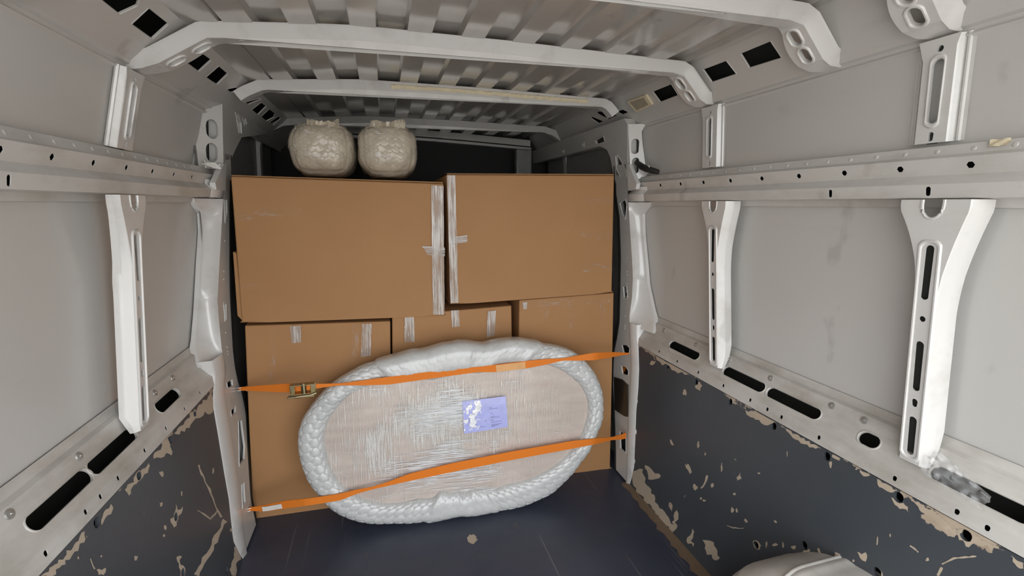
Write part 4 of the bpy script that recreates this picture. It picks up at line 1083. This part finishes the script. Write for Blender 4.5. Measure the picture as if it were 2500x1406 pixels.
def inner_pt(u, v, side, d=0.0):
    y, z = on_inner(u, v, side); return (XC+side*(w_in(z)+d), y, z)
st1, P1, o1 = strap([(583, 949, 7), (640, 948, 14), (700, 947, 21), (740, 945, 18), (790, 941, 9), (830, 938, 5), (880, 935, 12), (950, 929, 20), (1100, 909, 18), (1165, 902, 14), (1210, 899, 20), (1285, 890, 20), (1340, 882, 14), (1375, 877, 6), (1400, 875, 12), (1450, 870, 20), (1500, 865, 12), (1535, 863, 4)],
                   (inner_pt(575, 948, -1, -.01), inner_pt(1536, 862, 1, .01)), 'orange webbing strap with a ratchet buckle, the upper of two across the wrapped table')
st2, P2, o2 = strap([(606, 1243, 7), (650, 1240, 14), (700, 1231, 17), (760, 1224, 16), (830, 1213, 16), (870, 1200, 10), (910, 1191, 6), (950, 1180, 10), (1000, 1165, 18), (1100, 1142, 22), (1250, 1112, 22), (1400, 1085, 20), (1460, 1076, 14), (1490, 1071, 7), (1515, 1067, 12), (1528, 1063, 15)],
                   (inner_pt(606, 1243, -1, -.01), inner_pt(1530, 1063, 1, .02)), 'orange webbing strap with a white tag, the lower of two across the wrapped table')
# reinforced patch on the upper strap, tag on the lower
def near(P, u):
    best = None
    for i, p in enumerate(P):
        q = R.T @ (np.array(p)-np.array([0, 0, CAMZ])); uu = CX+F*q[0]/q[2]
        if best is None or abs(uu-u) < best[0]: best = (abs(uu-u), i)
    return best[1]
def along(P, u0, u1, hgt, lift, name, mat, parent, o0, th=.001):
    i, j = near(P, u0), near(P, u1); pts = [np.array(p)+np.array([0, -lift, 0]) for p in P[i:j+1]]
    mb = MB(); mb.grid(np.array(ribbon(pts, [hgt]*len(pts), [(0, .12, 1)]*len(pts), th))-o0, cv=True)
    k = len(pts)*4; mb.F += [(0, 1, 2, 3), (k-4, k-3, k-2, k-1)]; mb.I += [0, 0]
    return mb.build(name, mat, parent)
def patch_mat(): return flat('faded_webbing', (.80, .42, .16, 1), .6)
along(P1, 1212, 1284, .030, .004, 'sewn_patch', patch_mat(), st1, o1)
along(P2, 640, 683, .019, .006, 'strap_tag', M['whitetag'], st2, o2)
# ratchet buckle
i = near(P1, 735); bp = np.array(P1[i])-o1; tdir = np.array(P1[i+2])-np.array(P1[i-2]); tdir /= np.linalg.norm(tdir)
bu = bpy.data.objects.new('ratchet', None); C.objects.link(bu); bu.parent = st1; bu.location = tuple(bp)
def bx(name, c, s, mat, parent):
    mb = MB(); mb.box(c[0]-s[0], c[0]+s[0], c[1]-s[1], c[1]+s[1], c[2]-s[2], c[2]+s[2]); return bevel(mb.build(name, mat, parent), .002)
mb = MB()
for dz in (-.018, .018): mb.box(-.045, .045, -.030, .002, dz-.0015, dz+.0015)
mb.box(-.048, -.030, -.010, -.006, -.018, .018); mb.box(.028, .048, -.010, -.006, -.018, .018)
mb.tube([(0.004, -.014, -.022), (.004, -.014, .022)], .010, 12)
bevel(mb.build('ratchet_frame', M['steel'], bu), .0012)
mb = MB(); mb.tube([(-.050, -.034, -.022), (-.020, -.040, -.023), (.03, -.036, -.022), (.052, -.028, -.018)], .006, 8)
mb.box(-.055, .045, -.046, -.030, -.026, -.021); bevel(mb.build('ratchet_handle', M['steel'], bu), .002)
# hooks
def hook(parent, p, o0, name='hook', sgn=1):
    mb = MB(); p = np.array(p)-o0
    for dz in (-.006, .006):
        pts = [p+np.array([sgn*x, y, z+dz]) for x, y, z in ((.03, -.002, 0), (.005, -.006, 0), (-.018, -.008, .002), (-.034, .004, .004), (-.036, .018, .006))]
        mb.tube(pts, .0028, 8)
    mb.tube([p+np.array([sgn*.03, -.002, -.012]), p+np.array([sgn*.03, -.002, .012])], .003, 8)
    return mb.build(name, M['steel2'], parent, 60)
hook(st1, P1[0], o1); hook(st2, P2[0], o2)
# the loose orange end showing in the pillar slot below the upper anchor
y_, z_ = on_inner(1531, 905, 1, .03)
mb = MB(); mb.grid(np.array(ribbon([(XC+w_in(z)+.025, y_+.01*k, z) for k, z in enumerate(np.linspace(z_+.05, z_-.05, 6))], [.022]*6, [(0, 1, 0)]*6))-o1, cv=True)
mb.build('loose_end', M['strap'], st1)

# ------------------------------------------------------------------ odds and ends on the body
# black cable looped out of the right pillar
pts = [on_inner(u, v, 1, d) for u, v, d in ((1549, 398, .05), (1554, 402, .02), (1562, 408, .01), (1575, 414, .015), (1590, 418, .03), (1602, 421, .045))]
P = [(XC+w_in(z)+d, y-.02, z) for (y, z), d in zip(pts, (.05, .02, .01, .015, .03, .045))]
cb = thing('cable_sleeve', 'black cable sleeve sticking out of the oval hole in the right door pillar', 'cable', P[2])
mb = MB(); mb.tube(np.array(P)-np.array(P[2]), [.012, .014, .015, .015, .013, .010], 12); mb.build('sleeve', M['rubber'], cb, 60)
mb = MB(); mb.tube([np.array(P[3])-np.array(P[2])+np.array([0, .004*math.cos(q)*4, .016*math.sin(q)]) for q in np.linspace(0, 2*math.pi, 12, endpoint=False)], .003, 6, closed=True)
mb.build('cable_tie', M['whitetag'], cb)
# white plastic clip bundle on the left pillar
y, z = on_inner(530, 405, -1); X_ = XC-w_in(z)
cl = thing('pillar_clip', 'white plastic clip with torn ties on the left door pillar', 'clip', (X_-.01, y-.02, z))
mb = MB(); mb.box(-.016, .016, -.012, .01, -.006, .008); mb.box(.004, .024, -.016, .006, -.012, .0); bevel(mb.build('clip_body', M['whitetag'], cl), .002)
for k in range(4):
    mb = MB(); mb.tube([(random.uniform(-.05, -.02), -.01, random.uniform(-.01, .02)), (-.01, -.018, random.uniform(-.008, .012)), (.015, -.016, random.uniform(-.01, .01)), (.03, -.008, random.uniform(-.015, .01))], .003, 6); mb.build('cable_tie', M['whitetag'], cl, 60)
# beige pad stuck over a cant-rail hole, scrap of tape on the waist rail
CANT = CANT_[1]
T, L = strip_T(1, *CANT)
q = [px_on(p, 1, *CANT) for p in [(1533.8, 245.4), (1579.6, 229), (1596, 253.6), (1556.7, 271.6)]]
cq = np.array(q).mean(0); o_ = np.array(T(cq[0], cq[1]/L, 0)); mb = MB()
mb.plate([(y, t/L) for y, t in q], [], lambda y, t, d: tuple(np.array(T(y, t, d-.010))-o_), .010)
pd = thing('foam_pad', 'beige foam pad stuck on the right cant rail between square holes', 'pad', tuple(o_)); bevel(mb.build('pad_rim', M['foam'], pd), .003)
qi = cq+(np.array(q)-cq)*.72; mb = MB(); mb.plate([(y, t/L) for y, t in qi], [], lambda y, t, d: tuple(np.array(T(y, t, d-.0115))-o_), .003); mb.build('pad_centre', M['pad'], pd)
T, L = strip_T(1, RAIL[6], RAIL[7]); y, t = on_strip(2448, 341, 1, RAIL[6], RAIL[7]); o_ = np.array(T(y, .6, 0))
rows = [[np.array(T(y+a*.016, .35+b*.65, -.003-.005*abs(math.sin(a*2.1+b*3))))-o_ for b in np.linspace(0, 1, 5)] for a in np.linspace(-1, 1, 9)]
mb = MB(); mb.grid(rows); sc = mb.build('tape_scrap', M['foam'], None, 60); sc.location = tuple(o_)
tag(sc, 'small yellowed tape scrap on top of the right waist rail', 'tape')
# crumpled clear wrapper pushed into the rear ledge slot
T, L = strip_T(1, LEDGE[2], LEDGE[3]); rows = []; uv = []
o_ = np.array(T(.60, .7, 0))
nz = smooth_noise((26, 16), (9, 6), 21)
for i in range(26):
    row = []
    for j in range(16):
        a, b = i/25, j/15; y = .665-.125*a; tt = .25+1.15*b*(1-.5*a)-.25*a
        row.append(np.array(T(y, tt, -.010-.014*abs(nz[i, j])-.008*math.sin(math.pi*b)))-o_); uv.append((a*2, b*2))
    rows.append(row)
mb = MB(); mb.grid(rows); wr = mb.build('plastic_wrapper', M['clear'], None, 50, uv=uv); wr.location = tuple(o_)
tag(wr, 'crumpled clear plastic wrapper stuffed in the right ledge slot', 'wrapper')
# dirt spot and bits on the floor
c0 = on_z(1152, 1316, 0); mb = MB()
P = [(c0[0]+.022*random.uniform(.8, 1.15)*math.cos(q), c0[1]+.028*random.uniform(.8, 1.15)*math.sin(q)) for q in np.linspace(0, 2*math.pi, 18, endpoint=False)]
mb.add([(x, y, .0006) for x, y in P], [tuple(range(18))]); mb.build('worn_spot', M['chip'], floor)
# dirt gathered along the right floor edge
mb = MB(); rows = []
for k in range(60):
    y = 1.85-.022*k; w_ = .012+.02*abs(math.sin(k*.9))*random.random()+.012*min(1, k/25)
    rows.append([(XC+.874, y, .012), (XC+.868-w_*.4, y, .005), (XC+.862-w_, y+random.uniform(-.006, .006), .0006)])
mb.grid(rows); mb.build('edge_dirt', M['dirt'], floor, 60)
